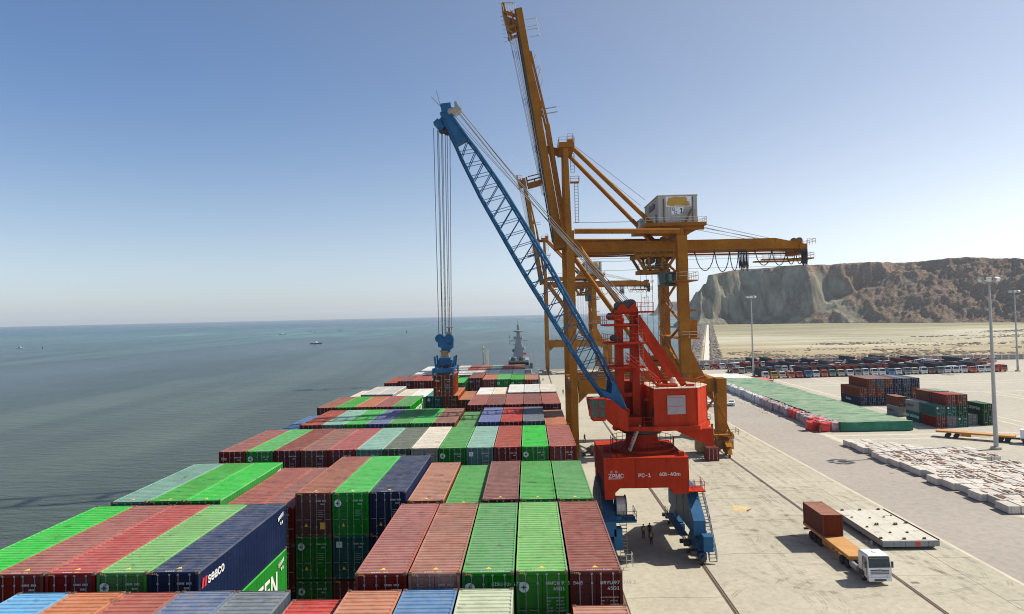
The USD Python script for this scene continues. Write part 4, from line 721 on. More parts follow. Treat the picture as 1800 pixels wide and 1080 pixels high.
for k, x in enumerate((xl, xr)):
    prof = [(-7.4, 3.0), (7.4, 3.0), (7.4, 4.7), (3.4, 7.55), (-3.4, 7.55), (-7.4, 4.7)]
    bl = Q('end_beam', MB().plate([(x - .7, y, z) for y, z in prof], (1.4, 0, 0)), M_blue)
    obj('end_beam_seam', MB().box(x - .73, x - .7, -2, -1.9, 3.1, 7.4).box(x - .73, x - .7, 1.9, 2, 3.1, 7.4), M_blue, bl)
    for yb in (-5.6, 5.6):
        e = Q('bogie_beam', MB().plate([(x - .5, yb - 2.6, 1.5), (x - .5, yb + 2.6, 1.5), (x - .5, yb + .9, 3.0), (x - .5, yb - .9, 3.0)], (1.0, 0, 0)), M_blue)
        for yw in (-1.8, 1.8):
            b = Q('bogie', MB().box(x - .42, x + .42, yb + yw - 1.25, yb + yw + 1.25, .62, 1.35).box(x - 1.15, x - .42, yb + yw - .3, yb + yw + .25, .8, 1.3), M_blue)
            for w in (-.75, .75): obj('wheel', MB().disc((x, yb + yw + w, .40), (1, 0, 0), .38, .26, 12), M_grease, b)
            obj('drive_motor', MB().tube((x - 1.5, yb + yw + .6, 1.05), (x - .5, yb + yw + .6, 1.05), .28, 8), M_grease, b); obj('gearbox', MB().box(x - 1.3, x - .6, yb + yw - .9, yb + yw - .4, .9, 1.5), M_grease, b)
        Q('buffer', MB().tube((x, yb + np.sign(yb) * 3.0, .95), (x, yb + np.sign(yb) * 3.6, .95), .28, 8).box(x - .35, x + .35, yb + np.sign(yb) * 2.7 - .3, yb + np.sign(yb) * 2.7 + .3, .3, 1.3), M_grease)
    Q('catwalk', MB().box(x - 1.75, x - .72, -4.6, 4.6, 2.1, 2.18).rail([(x - 1.72, -4.6, 2.18), (x - 1.72, 4.6, 2.18)], h=1.0, r=.035), M_blue)
# cabinets, stairs, cable reel
Q('cabinet', MB().cbox(5.35, 6.5, -8.8, -7.5, 1.55, 3.3, .04), M_blue); Q('cabinet', MB().cbox(5.3, 6.2, -7.3, -5.6, 3.02, 3.6, .04), M_house)
s_ = Q('stairs', MB().stairs((6.55, -8.3, .3), (6.4, -5.9, 4.0), .85, (1, 0, 0), .3).stairs((6.4, -5.9, 4.0), (6.1, -3.5, 7.6), .85, (1, 0, 0), .3).box(5.7, 6.9, -6.3, -5.5, 3.95, 4.02), M_cream)
hr = MB()
for sg in (-.5, .5):
    for a_, b_ in (((6.55, -8.3, .3), (6.4, -5.9, 4.0)), ((6.4, -5.9, 4.0), (6.1, -3.5, 7.6))):
        a_, b_ = vec(*a_) + vec(sg * .85, 0, 0), vec(*b_) + vec(sg * .85, 0, 0)
        for t_ in np.linspace(0, 1, 5): p_ = a_ + (b_ - a_) * t_; hr.tube(p_, p_ + vec(0, 0, 1.0), .03, 4)
        hr.tube(a_ + vec(0, 0, 1.0), b_ + vec(0, 0, 1.0), .035, 4).tube(a_ + vec(0, 0, .5), b_ + vec(0, 0, .5), .025, 4)
obj('handrail', hr, M_blue, s_); obj('upper_handrail', MB().rail([(5.0, -5.4, 7.7), (6.5, -5.4, 7.7), (6.5, -3.2, 7.7)], r=.035), M_red, s_)
Q('stair_platform', MB().box(4.6, 6.6, -5.5, -3.0, 7.55, 7.65))
cr = Q('cable_reel', MB().tube((-4.2, -5.2, 6.0), (-3.0, -5.2, 6.0), 1.15, 16), M_house); obj('reel_flange', MB().disc((-4.2, -5.2, 6), (1, 0, 0), 1.3, .08, 16).disc((-3.0, -5.2, 6), (1, 0, 0), 1.3, .08, 16), M_blue, cr)
Q('reel_platform', MB().box(-5.0, -1.9, -6.6, -3.8, 4.35, 4.55).box(-4.9, -3.6, -6.4, -4.0, 4.55, 5.1).rail([(-5, -6.6, 4.55), (-1.9, -6.6, 4.55), (-1.9, -3.8, 4.55)], r=.035), M_blue)
Q('left_stairs', MB().stairs((-3.6, -7.6, .4), (-3.3, -5.0, 4.4), .8, (1, 0, 0), .3), M_cream); Q('left_cabinet', MB().cbox(-4.7, -3.7, -7.4, -6.2, 1.4, 3.9, .04), M_blue)
Q('left_gate', MB().rail([(-3.6, -9.6, .3), (-2.9, -9.6, .3), (-2.9, -8.7, .3)], h=1.4, r=.04, step=.7), M_house)
# turntable
Q('column', MB().lathe((0, 0, 11.75), [(2.35, 0), (2.2, .5), (2.0, 1.6), (2.0, 2.2)], 32), M_red, smooth=30)
rg = Q('ring_platform', MB().lathe((0, 0, 11.85), [(4.05, 0), (4.05, .3), (3.9, .35)], 40)); ra = np.linspace(0, 2 * PI, 25)
obj('ring_railing', MB().rail([(4 * math.cos(a_), 4 * math.sin(a_), 12.2) for a_ in ra[:-1]], close=True, step=3, r=.035), M_red, rg)
Q('slew_bearing', MB().lathe((0, 0, 13.9), [(2.5, 0), (2.6, .15), (2.6, .45), (2.5, .5)], 32), M_grease, smooth=30); Q('slew_ring', MB().lathe((0, 0, 14.4), [(2.4, 0), (2.9, .25)], 32))
# upper works in the slewing frame: +u to the rear, +v away from the viewer
RU = rotz(PHI)
def S(n, mb, m=M_red, par=pc, **k): return obj(n, mb.moved(RU), m, par, **k)
S('slew_stairs', MB().stairs((-2.3, -3.2, 12.2), (-1.0, -3.2, 15.3), .85, (0, 1, 0), .3), M_cream)
sl = [(-3.4, -3.4), (.6, -4.3), (6.3, -4.25), (8.6, -1.0), (8.6, 1.0), (6.3, 4.25), (.6, 4.3), (-3.4, 3.4)]
S('slew_platform', MB().plate([(u_, v_, 14.63) for u_, v_ in sl], (0, 0, .55)))
S('counterweight', MB().plate([(3.2, -3.2, 14.62), (8.3, -3.2, 14.62), (8.3, -3.2, 12.4), (7.7, -3.2, 12.5)][::-1], (0, 1.6, 0)).plate([(3.2, 1.6, 14.62), (8.3, 1.6, 14.62), (8.3, 1.6, 12.4), (7.7, 1.6, 12.5)][::-1], (0, 1.6, 0)).box(7.6, 8.25, -3.1, 3.1, 12.6, 14.6))
hp = [(.75, -4.0), (6.1, -3.95), (8.3, -.8), (8.3, .8), (6.1, 3.95), (.75, 4.0)]
h_ = S('machine_house', MB().plate([(u_, v_, 15.18) for u_, v_ in hp], (0, 0, 4.55)))
obj('roof_sheet', MB().plate([(u_ * 1.01, v_ * 1.01, 19.73) for u_, v_ in hp], (0, 0, .08)).moved(RU), M_redroof, h_)
fr_ = MB()
for (a_, b_) in zip(hp, hp[1:] + hp[:1]):
    for z in (15.5, 19.6): fr_.beam((a_[0], a_[1], z), (b_[0], b_[1], z), .09, .1)
    fr_.beam((a_[0], a_[1], 15.2), (a_[0], a_[1], 19.7), .12, .12, (0, 1, 0))
obj('house_frame', fr_.moved(RU), M_red, h_)
pn = obj('grey_panel', MB().box(2.35, 4.6, -4.06, -3.96, 16.6, 18.9).moved(RU), M_panel, h_); obj('panel_strip', MB().box(2.5, 4.3, -4.07, -4.06, 17.55, 17.62).box(2.5, 4.4, -4.07, -4.06, 18.62, 18.68).moved(RU), M_redlet, pn)
dr = obj('house_door', MB().box(.70, .76, -3.7, -2.9, 15.2, 17.3).moved(RU), M_grease, h_); obj('vent_hood', MB().lathe((.55, -1.4, 18.0), [(.45, 0), (.45, .3), (.2, .5)], 12).moved(RU), M_red, h_)
obj('house_ladder', MB().ladder((.65, -2.2, 15.2), (.65, -2.2, 19.8), .5, (0, 1, 0)).moved(RU), M_red, h_); obj('yellow_strip', MB().box(.70, .745, 1.5, 1.75, 15.4, 19.6).box(.70, .745, -3.98, -3.9, 15.4, 19.6).moved(RU), M_panel, h_)
obj('roof_railing', MB().rail([(u_ * .98, v_ * .98, 19.8) for u_, v_ in hp], close=True, r=.03).moved(RU), M_red, h_)
obj('roof_gear', MB().box(1.5, 4.0, -3.0, -2.4, 19.8, 20.15).box(2.0, 4.2, -1.2, -.8, 19.8, 20.1).box(5.2, 6.2, -2.8, -2.2, 19.8, 20.1).moved(RU), M_red, h_); obj('roof_winch', MB().lathe((4.6, 1.0, 19.8), [(.5, 0), (.45, .6), (.2, .8)], 10).moved(RU), M_house, h_)
S('front_block', MB().box(-2.9, .7, .6, 3.6, 15.18, 20.3).box(-2.9, -.6, -3.0, .6, 15.18, 16.2).box(-3.2, -2.0, -2.6, -1.8, 15.18, 17.2).box(-3.2, -2.0, 1.8, 2.6, 15.18, 17.2)); S('walkway_railing', MB().rail([(.5, -4.1, 15.2), (-2.6, -3.5, 15.2), (-3.3, -3.3, 15.2)], r=.035, step=1))
S('lug', MB().disc((-3.9, -2.9, 15.0), (0, 1, 0), .4, .2, 10).box(-3.9, -3.2, -3, -2.8, 14.7, 15.3))
# tower
tw = MB()
for u_, w in ((-2.75, .95), (-.75, 1.0)): tw.beam((u_, 0, 15.2), (u_ + .15, 0, 29.4), w, 1.9, (0, 1, 0), w * .85, 1.5)
t_ = S('tower', tw)
for z in (18.5, 21.6, 24.6, 27.3, 29.0): obj('tower_tie', MB().box(-3.0, -.3, -.7, .7, z, z + .5).moved(RU), M_red, t_)
for z, u0, u1, r_ in ((22.2, -4.4, .2, True), (25.2, -4.5, .4, True), (27.5, -4.6, -.2, True), (29.1, -.3, 1.5, True)):
    p_ = S('tower_platform', MB().box(u0, u1, -2.3, 2.1, z, z + .22)); obj('platform_railing', MB().rail([(u0 + .05, -2.25, z + .2), (u1 - .05, -2.25, z + .2)], r=.035, step=1.2).rail([(u0 + .05, -2.25, z + .2), (u0 + .05, 2.0, z + .2)], r=.035, step=1.4).moved(RU), M_red, p_)
S('tower_ladder', MB().ladder((-.1, -1.5, 20), (-.1, -1.4, 29), .5, (1, 0, 0)).rail([(.9, -2.0, 29.3), (.9, 2.0, 29.3)], h=1.8, r=.035), M_cream)
for y in (-1.05, -.35, .35, 1.05): S('tower_sheave', MB().disc((-2.35, y, 30.0), (0, 1, 0), .62, .22, 16).disc((-1.15, y, 30.2), (0, 1, 0), .68, .22, 16).disc((-3.5, y, 28.7), (0, 1, 0), .5, .22, 14).disc((-3.2, y, 25.9), (0, 1, 0), .42, .2, 12), M_grease)
S('sheave_bracket', MB().plate([(-3.2, -1.5, 29.2), (-.3, -1.5, 29.2), (-.7, -1.5, 30.5), (-1.6, -1.5, 29.6), (-2.1, -1.5, 30.2), (-2.7, -1.5, 30.2)][::-1], (0, .15, 0)).plate([(-3.2, 1.35, 29.2), (-.3, 1.35, 29.2), (-.7, 1.35, 30.5), (-1.6, 1.35, 29.6), (-2.1, 1.35, 30.2), (-2.7, 1.35, 30.2)][::-1], (0, .15, 0)).beam((-2.2, -1.2, 28.2), (-3.8, -1.2, 28.9), .2, .5).beam((-2.2, 1.2, 28.2), (-3.8, 1.2, 28.9), .2, .5))
for y in (-1.5, 1.5):
    S('back_stay', MB().beam((-.4, y * .75, 28.6), (5.1, y * 1.3, 19.9), .55, .75)); S('inner_stay', MB().beam((-.4, y * .75, 25.4), (3.0, y * 1.1, 19.9), .45, .6))
S('tower_stairs', MB().stairs((1.6, -2.9, 20.0), (-2.2, -2.6, 23.2), .8, (0, 1, 0), .3).rail([(1.6, -3.3, 20.0), (-2.2, -3.0, 23.2)], h=1.0, r=.03).rail([(1.6, -2.4, 20.0), (-2.2, -2.1, 23.2)], h=1.0, r=.03))
# operator's cab
cb = S('cab_arm', MB().plate([(-2.6, -4.4, 14.7), (-2.6, -4.4, 17.0), (-4.6, -4.4, 18.6), (-5.4, -4.4, 18.7), (-5.4, -4.4, 16.4), (-4.4, -4.4, 15.4)], (0, 2.2, 0)).box(-6.9, -5.35, -4.4, -2.2, 16.1, 16.5).plate([(-7.25, -4.45, 18.55), (-5.3, -4.45, 18.75), (-5.3, -2.15, 18.75), (-7.25, -2.15, 18.55)], (0, 0, .15)))
obj('cab_frame', MB().beam((-6.95, -4.38, 16.4), (-7.3, -4.38, 18.6), .1).beam((-6.1, -4.38, 16.4), (-6.1, -4.38, 18.7), .1).beam((-6.95, -2.22, 16.4), (-7.3, -2.22, 18.6), .1).beam((-7.12, -4.38, 17.5), (-5.4, -4.38, 17.5), .1).beam((-7.12, -4.38, 17.5), (-7.12, -2.2, 17.5), .1).moved(RU), M_red, cb)
obj('cab_window', MB().plate([(-6.9, -4.36, 16.5), (-5.4, -4.36, 16.5), (-5.4, -4.36, 18.7), (-7.25, -4.36, 18.6)], (0, .04, 0)).plate([(-6.9, -4.3, 16.5), (-6.9, -2.3, 16.5), (-7.25, -2.3, 18.6), (-7.25, -4.3, 18.6)], (.05, 0, 0)).plate([(-6.9, -2.26, 16.5), (-5.4, -2.26, 16.5), (-5.4, -2.26, 18.7), (-7.25, -2.26, 18.6)], (0, .04, 0)).moved(RU), M_gl, cb)
obj('cab_seat', MB().box(-6.2, -5.6, -3.7, -2.9, 16.5, 17.0).box(-5.7, -5.55, -3.7, -2.9, 17.0, 17.9).moved(RU), M_grease, cb); obj('cab_roof_hatch', MB().box(-6.8, -5.9, -4.1, -3.3, 18.78, 18.86).moved(RU), M_panel, cb)
# lattice jib: foot, tip and cross-section along its length
J0, J1 = vec(-2.5, 0, 16.2), vec(-24.05, 0, 54.6); jd = unit(J1 - J0); jn = vec(jd[2], 0, -jd[0]); JL = np.linalg.norm(J1 - J0)   # jn points up and to the rear
ts = np.r_[0, .075, np.linspace(.13, .915, 21), 1]; hh = np.interp(ts, [0, .075, .16, .5, .75, .88, .93, 1], [.9, 1.9, 2.6, 3.3, 3.0, 2.2, 1.6, 1.2]); ww = np.interp(ts, [0, .5, .9, 1], [3.6, 3.1, 1.9, 1.5])
def jp(k, a_, b_): return J0 + jd * JL * ts[k] + jn * hh[k] * .5 * a_ + vec(0, ww[k] * .5 * b_, 0)
for a_ in (-1, 1):
    for b_ in (-1, 1): S('jib_chord', MB().path([jp(k, a_, b_) for k in range(len(ts))], .175, 8), M_blue)
for b_ in (-1, 1):
    lc = MB()
    for k in range(2, len(ts) - 2):
        lc.tube(jp(k, -1, b_), jp(k + 1, 1, b_), .058, 5, caps=False)
        m0 = (jp(k, -1, b_) + jp(k + 1, 1, b_)) / 2; lc.tube(jp(k, 1, b_), jp(k, -1, b_) * .55 + jp(k + 1, -1, b_) * .45, .045, 5, caps=False)
    S('side_lacing', lc, M_blue)
for a_ in (-1, 1):
    lc = MB()
    for k in range(1, len(ts) - 2):
        lc.tube(jp(k, a_, -1), jp(k, a_, 1), .055, 5, caps=False); lc.tube(jp(k, a_, -1 if k % 2 else 1), jp(k + 1, a_, 1 if k % 2 else -1), .05, 5, caps=False)
    S('face_lacing', lc, M_blue)
for b_ in (-1, 1): S('jib_foot', MB().plate([jp(0, -1.2, b_), jp(0, 1.2, b_), jp(1, 1, b_), jp(2, 1, b_) * .6 + jp(1, 1, b_) * .4, jp(1, 0, b_), jp(2, -1, b_) * .6 + jp(1, -1, b_) * .4, jp(1, -1, b_)][::int(b_)], (0, .3 * b_, 0)), M_blue)
S('jib_head_box', MB().hexa([jp(len(ts) - 2, -1, -1), jp(len(ts) - 2, -1, 1), jp(len(ts) - 2, 1, 1), jp(len(ts) - 2, 1, -1), jp(len(ts) - 1, -1, -1), jp(len(ts) - 1, -1, 1), jp(len(ts) - 1, 1, 1), jp(len(ts) - 1, 1, -1)]), M_blue)
hd = J1 - jd * .6
S('jib_head', MB().beam(hd - jd * .2, hd + jd * 1.5, 1.3, 1.1, jn).beam(hd + jd * .6 - jn * .2, hd - jn * 1.5 + jd * .2, 1.2, .9, jd).beam(hd - jn * 1.0 + jd * .3, hd - jn * 1.75 + jd * .15, 1.4, 1.5, jn), M_blue)
S('motor_box', MB().beam(hd + jd * 1.1 + jn * .25, hd + jd * 2.2 + jn * .7, 1.4, 1.3, jn), M_blue)
for y in (-.5, 0, .5): S('head_sheave', MB().disc(hd - jn * .75 - jd * .75 + vec(0, y, 0), (0, 1, 0), .6, .2, 16), M_grease); S('nose_sheave', MB().disc(hd - jn * 1.3 - jd * .3 + vec(0, y, 0), (0, 1, 0), .5, .2, 14), M_grease); S('stay_sheave', MB().disc(hd + jd * .9 + jn * .75 + vec(0, y, 0), (0, 1, 0), .6, .2, 16), M_grease)
S('sheave_guard', MB().disc(hd + jd * .9 + jn * .75 + vec(0, -.72, 0), (0, 1, 0), .45, .08, 12), M_panel)
S('stay_bracket', MB().beam(J1 + jn * .5, J1 + jn * 2.0 + jd * .3, 1.6, .8, jd).beam(J1 + jn * 1.7 + jd * .3, J1 + jn * 1.9 + jd * 1.2, 1.2, .3, jn), M_cream)
S('antenna', MB().tube(hd + jd * 2.2, hd + vec(-1.6, 0, 4.1), .04, 4).tube(hd + jd * 1.6 + jn * .2, hd + vec(-2.3, .4, 3.4), .04, 4), M_rope)
rp = MB()
for k, (y, z, e_) in enumerate(((-1.0, 30.7, .5), (-.6, 30.75, .9), (-.2, 30.7, 1.5), (.2, 30.7, 2.0), (.6, 30.6, 2.1), (1.0, 30.6, 1.8))):
    a_, b_ = vec(-1.3 - .2 * (k % 3), y, z - .3 * (k % 3)), J1 + jn * e_ + vec(0, y * .8, 0); pts = [a_ + (b_ - a_) * t - vec(0, 0, .6 * math.sin(PI * t)) for t in np.linspace(0, 1, 6)]; rp.path(pts, .05 if e_ > 1.4 else .035, 4)
S('luffing_ropes', rp, M_rope)
HX, HY = -10.55, 88.3                                   # the load hangs plumb below the jib head
Ri = RU.T; top = lambda u_, v_, z: RU @ vec(u_, v_, z)
rp = MB()
for dx0, dx1, y in ((-.95, -.75, -.5), (-.6, -.45, .5), (-.35, -.3, -.2), (-.05, -.05, .3), (.2, .15, -.5), (.4, .35, .5), (.75, .6, -.3), (1.05, .75, .3)):
    rp.tube((HX - PX + dx0, HY - PY + y, 53.2), (HX - PX + dx1, HY - PY + y, 26.9), .04, 4, caps=False)
Q('hoist_rope', rp, M_rope)
# hook block, rotator and spreader, and the container it carries
sp = thing('container_spreader', 'blue hook block and container spreader hanging from the jib on steel ropes', 'spreader', (HX, HY, 22.05))
Z = lambda n, mb, m=M_blue, par=sp, **k: obj(n, mb, m, par, **k)
Z('hook_block', MB().plate([(-.85, -.6, 3.3), (.65, -.6, 2.9), (1.0, -.6, 3.2), (1.05, -.6, 4.3), (-.95, -.6, 4.3)], (0, 1.2, 0)).box(-.5, .6, -.45, .45, 2.6, 3.3))
for x in (-.7, .45): Z('block_sheave', MB().disc((x, -.35, 4.35), (0, 1, 0), .55, .2, 16).disc((x, .35, 4.35), (0, 1, 0), .55, .2, 16))
Z('block_cap', MB().box(.15, .85, -.3, .3, 4.7, 5.0).tube((.5, 0, 5), (.5, 0, 5.7), .12, 6).box(.1, 1.0, -.1, .1, 5.65, 5.75).disc((.5, 0, 5.1), (0, 0, 1), .35, .15, 12), M_panel)
Z('block_plate', MB().box(.3, .85, -.63, -.6, 3.6, 3.85), M_grease)
Z('rotator', MB().lathe((-.1, 0, 2.0), [(.6, 0), (.55, .15), (.5, .6), (.62, .62), (.62, .8)], 14), paint('rotator_bronze', (.30, .19, .07), .5, .2, 3))
Z('spreader_head', MB().box(-.75, .65, -.9, .9, 1.2, 1.9).box(-1.0, .9, -.5, .5, 1.35, 1.6))
Z('spreader_frame', MB().box(-1.0, 1.0, -1.2, 1.2, .75, 1.25).box(-1.2, -.75, -3.0, 3.0, .45, .8).box(.75, 1.2, -3.0, 3.0, .45, .8).box(-1.2, 1.2, -3.03, -2.7, .25, .75).box(-1.2, 1.2, 2.7, 3.03, .25, .75))
for x in (-1, 1):
    for y in (-1, 1): Z('corner_guide', MB().box(x * 1.22 - .1, x * 1.22 + .1, y * 3.0 - .12, y * 3.0 + .12, -.35, .8)); Z('flipper', MB().beam((x * 1.1, y * 1.2, .8), (x * 1.25, y * 1.2, 2.15), .22, .18))
Z('spreader_gear', MB().box(-.5, .1, -1.5, -1.2, .85, 1.15).box(.5, .9, -2.0, -1.0, .8, 1.3).tube((-.6, -1.6, .9), (.5, -1.6, .95), .07, 5), M_grease); Z('lettering', text(MB(), '40T', .18, (-.55, -1.21, .98), (1, 0, 0), (0, 0, 1), .01), M_let)
container('brick', (HX, HY, 19.42), 'brown short container hanging in the air under the blue spreader', 6.058, 2.591, 1, tex='tex')
# ------------------------------------------------------------------ lamp masts
M_galv = paint('galvanised_pole', (.36, .36, .33), .5, .12, .8, metal=.2)
M_lampg = plain('lamp_glass', (.62, .63, .62), .25)
def lamp_mast():
    t = thing('lamp_mast', 'tall grey lamp mast standing between the white blocks and the parked flatbed truck', 'lamp post', (93.5, 143.1, 0), group='tall lamp masts in the yard')
    obj('plinth', MB().lathe((0, 0, 0), [(1.0, 0), (1.0, .5), (.8, .55)], 12), M_conc[1], t); obj('pole', MB().tube((0, 0, .5), (0, 0, 17), .44, 12, .33).tube((0, 0, 17), (0, 0, 34.2), .33, 12, .19), M_galv, t, smooth=40)
    obj('access_door', MB().box(-.2, .2, -.48, -.40, 1.0, 2.2), M_galv, t)
    obj('head_ring', MB().lathe((0, 0, 33.6), [(1.0, 0), (1.0, .15)], 14).tube((-2.0, 0, 33.9), (2.0, 0, 33.9), .09, 5).tube((0, -2.0, 33.9), (0, 2.0, 33.9), .09, 5), M_galv, t)
    for k in range(8):
        a_ = k * PI / 4 + .2; c = vec(1.9 * math.cos(a_), 1.9 * math.sin(a_), 34.1); o = vec(math.cos(a_), math.sin(a_), -.55)
        f_ = obj('floodlight', MB().beam(c - unit(o) * .35, c + unit(o) * .3, .95, .75), M_galv, t); obj('lamp_glass', MB().beam(c + unit(o) * .3, c + unit(o) * .34, .8, .6), M_lampg, f_)
    return t
lm = lamp_mast()
dup(lm, (95.0, 298.5, 0), .4, 'grey lamp mast before the lorries at the far end of the green tarpaulin')
dup(lm, (208.5, 303, 0), .9, 'tall grey lamp mast at the right end of the front row of lorries')

# ------------------------------------------------------------------ lorry with the brown container, and its like
M_tyre = paint('tyre', (.022, .021, .02), .9, .2, 2); M_hub = plain('wheel_hub', (.25, .22, .18), .6, .3); M_white = paint('cab_white', (.68, .68, .67), .35, .05, .8, dust=.05); M_deck = paint('trailer_deck', (.46, .225, .055), .7, .15, .6, dust=.1); M_side = paint('trailer_orange', (.48, .19, .03), .6, .15, .8)
M_dgl = usdkit.material(stage, L + 'dark_windscreen', {'p': ('principled_bsdf', {'base_color': (.012, .018, .02), 'roughness': .06, 'specular_ior_level': .6})}, surface='p.BSDF')
M_chas = paint('chassis_dark', (.035, .032, .03), .7, .3, 1.5); M_hl = plain('headlight_lens', (.6, .62, .62), .1); M_vest = plain('vest_lime', (.35, .62, .05), .7); M_skin = plain('skin', (.22, .12, .075), .6); M_hair = plain('dark_hair', (.012, .01, .009), .8)
def wheel(par, x, y, r=.5, w=.3, n=16, name='wheel'):
    t = obj(name, MB().lathe((0, 0, 0), [(r * .55, -w / 2), (r * .93, -w / 2), (r, -w * .3), (r, w * .3), (r * .93, w / 2), (r * .55, w / 2)], n).moved(np.array([[0, 0, 1], [0, 1, 0], [-1, 0, 0]]), (x, y, r)), M_tyre, par)
    obj('rim', MB().disc((x + math.copysign(w * .42, x), y, r), (1, 0, 0), r * .55, .06, 10), M_hub, t); return t
def cab(par, mat, y0, detail=True, h=2.95, w=1.23, bonnet=0):
    z0 = .75
    sec = lambda y, zt, ins, zb=z0: [(-w + ins, y, zb), (w - ins, y, zb), (w - ins, y, zt - .15), (w - ins - .15, y, zt), (-w + ins + .15, y, zt), (-w + ins, y, zt - .15)]
    c = obj('cab', MB().loft([sec(y0 + .02, 1.75, .04, .62), sec(y0, 1.8, 0, .62), sec(y0 + .22, h - .08, .05, .62), sec(y0 + .5, h, .04, .62), sec(y0 + 2.2, h - .02, .04, .8)]), mat, par)
    obj('windscreen', MB().add([(-w + .1, y0 - .004, 1.81), (w - .1, y0 - .004, 1.81), (w - .15, y0 + .205, h - .14), (-w + .15, y0 + .205, h - .14)], [[0, 1, 2, 3]]), M_dgl, c)
    for s in (-1, 1):
        obj('side_window', MB().box(s * (w - .03) - .02, s * (w - .03) + .02, y0 + .42, y0 + 1.15, 1.85, h - .35), M_dgl, c)
        obj('headlight', MB().box(s * (w - .25) - .2, s * (w - .25) + .2, y0 - .03, y0 + .02, .82, 1.02), M_hl, c)
        if detail: obj('mirror', MB().box(s * (w + .16) - .1, s * (w + .16) + .1, y0 + .1, y0 + .2, 1.75, 2.4).box(min(s * w, s * (w + .1)), max(s * w, s * (w + .1)), y0 + .13, y0 + .17, 2.3, 2.36), M_chas, c); obj('wheel_arch', MB().box(s * (w - .02) - .04, s * (w - .02) + .04, y0 + .95, y0 + 2.05, .6, 1.12), M_chas, c); obj('door_seam', MB().box(s * (w - .005) - .02, s * (w - .005) + .02, y0 + .4, y0 + .42, .95, 2.6).box(s * (w - .005) - .02, s * (w - .005) + .02, y0 + 1.2, y0 + 1.22, .95, 2.6).box(s * (w) - .03, s * (w) + .03, y0 + 1.0, y0 + 1.14, 1.62, 1.66), M_chas, c)
    gr = MB()
    for z in (1.15, 1.33, 1.5): gr.box(-.95, .95, y0 - .03, y0 + .02, z, z + .07)
    obj('grille', gr, M_chas, c); obj('bumper', MB().box(-w + .02, w - .02, y0 - .08, y0 + .25, .42, .80), mat, c); obj('bumper_intake', MB().box(-.62, .62, y0 - .1, y0 - .07, .48, .66), M_chas, c)
    for a_, b_ in (((-.6, y0 - .03, 1.86), (-.1, y0 + .05, 2.2)), ((.2, y0 - .03, 1.86), (.7, y0 + .05, 2.2))): obj('wiper', MB().tube(a_, b_, .015, 4), M_chas, c)
    return c
semi = thing('articulated_lorry', 'white cabbed lorry with an orange flat trailer driving toward the viewer', 'lorry', (36.4, 75.0, 0))
c = cab(semi, M_white, 0.0, True, 3.05)
obj('roof_mark', MB().box(-.15, -.1, 1.1, 1.5, 3.05, 3.07).box(-.1, .15, 1.1, 1.15, 3.05, 3.07), M_chas, c); obj('badge', MB().disc((0, -.04, 1.6), (0, 1, 0), .09, .03, 10), M_bar, c); obj('sun_visor', MB().box(-1.05, 1.05, -.02, .16, 2.72, 2.76).moved(np.eye(3), (0, 0, .02)), M_chas, c)
dv = obj('driver', trimesh.creation.icosphere(2, .13).apply_translation((.35, .75, 2.15)), M_skin, c); obj('driver_vest', MB().loft([[(.35 + a_ * .24, .75 + b_ * .14, 1.4) for a_, b_ in ((-1, -1), (1, -1), (1, 1), (-1, 1))], [(.35 + a_ * .2, .75 + b_ * .1, 2.0) for a_, b_ in ((-1, -1), (1, -1), (1, 1), (-1, 1))]]), M_vest, dv)
ch = obj('chassis', MB().box(-.45, .45, 1.2, 7.2, .75, 1.05).box(-.9, .9, 2.3, 2.9, .9, 1.6), M_chas, semi)
obj('fuel_tank', MB().tube((-1.0, 2.6, .75), (-1.0, 4.0, .75), .33, 12), M_bar, semi); obj('fuel_tank', MB().tube((1.0, 2.6, .75), (1.0, 4.0, .75), .33, 12), M_bar, semi); obj('mudguard', MB().box(-1.2, -.75, 4.3, 4.4, .6, 1.1).box(.75, 1.2, 4.3, 4.4, .6, 1.1).box(-1.2, 1.2, 4.5, 4.56, 1.02, 1.12), M_bar, semi)
for x in (-1.02, 1.02):
    wheel(semi, x, 1.45)
    for y in (5.0, 6.35): wheel(semi, x, y, w=.5)
    for y in (12.4, 13.7, 15.0): wheel(semi, x, y, w=.5)
tr = obj('trailer_bed', MB().box(-1.24, 1.24, 4.4, 17.2, 1.38, 1.50), M_deck, semi); obj('deck_plank', MB().box(-1.2, 1.2, 4.45, 17.15, 1.5, 1.512), M_deck, tr)
obj('side_rail', MB().box(-1.27, -1.22, 4.4, 17.2, 1.15, 1.42).box(1.22, 1.27, 4.4, 17.2, 1.15, 1.42).box(-1.25, 1.25, 4.36, 4.42, 1.15, 1.45), M_side, tr); obj('trailer_beam', MB().plate([(-.6, 4.5, 1.38), (-.6, 17, 1.38), (-.6, 17, 1.0), (-.6, 9, .8), (-.6, 7.6, 1.1), (-.6, 4.5, 1.15)], (1.2, 0, 0)), M_side, tr)
obj('landing_leg', MB().box(-.9, -.75, 8.2, 8.4, .25, 1.2), M_side, tr); obj('landing_leg', MB().box(.75, .9, 8.2, 8.4, .25, 1.2), M_side, tr); obj('tool_box', MB().box(-1.2, -.7, 10.4, 11.6, .6, 1.15).box(-1.2, -.7, 8.8, 10.2, .75, 1.15), M_side, tr); obj('rear_guard', MB().box(-1.2, 1.2, 17.1, 17.3, .55, .8), M_chas, tr); obj('twist_lock', MB().box(-1.3, -1.1, 16.9, 17.2, 1.3, 1.6), M_redlet, tr)
container('brick', (36.4, 89.2, 1.515), 'brick red short container loaded on the back of the orange flat trailer', 6.058, 2.591, 1, rz=PI)
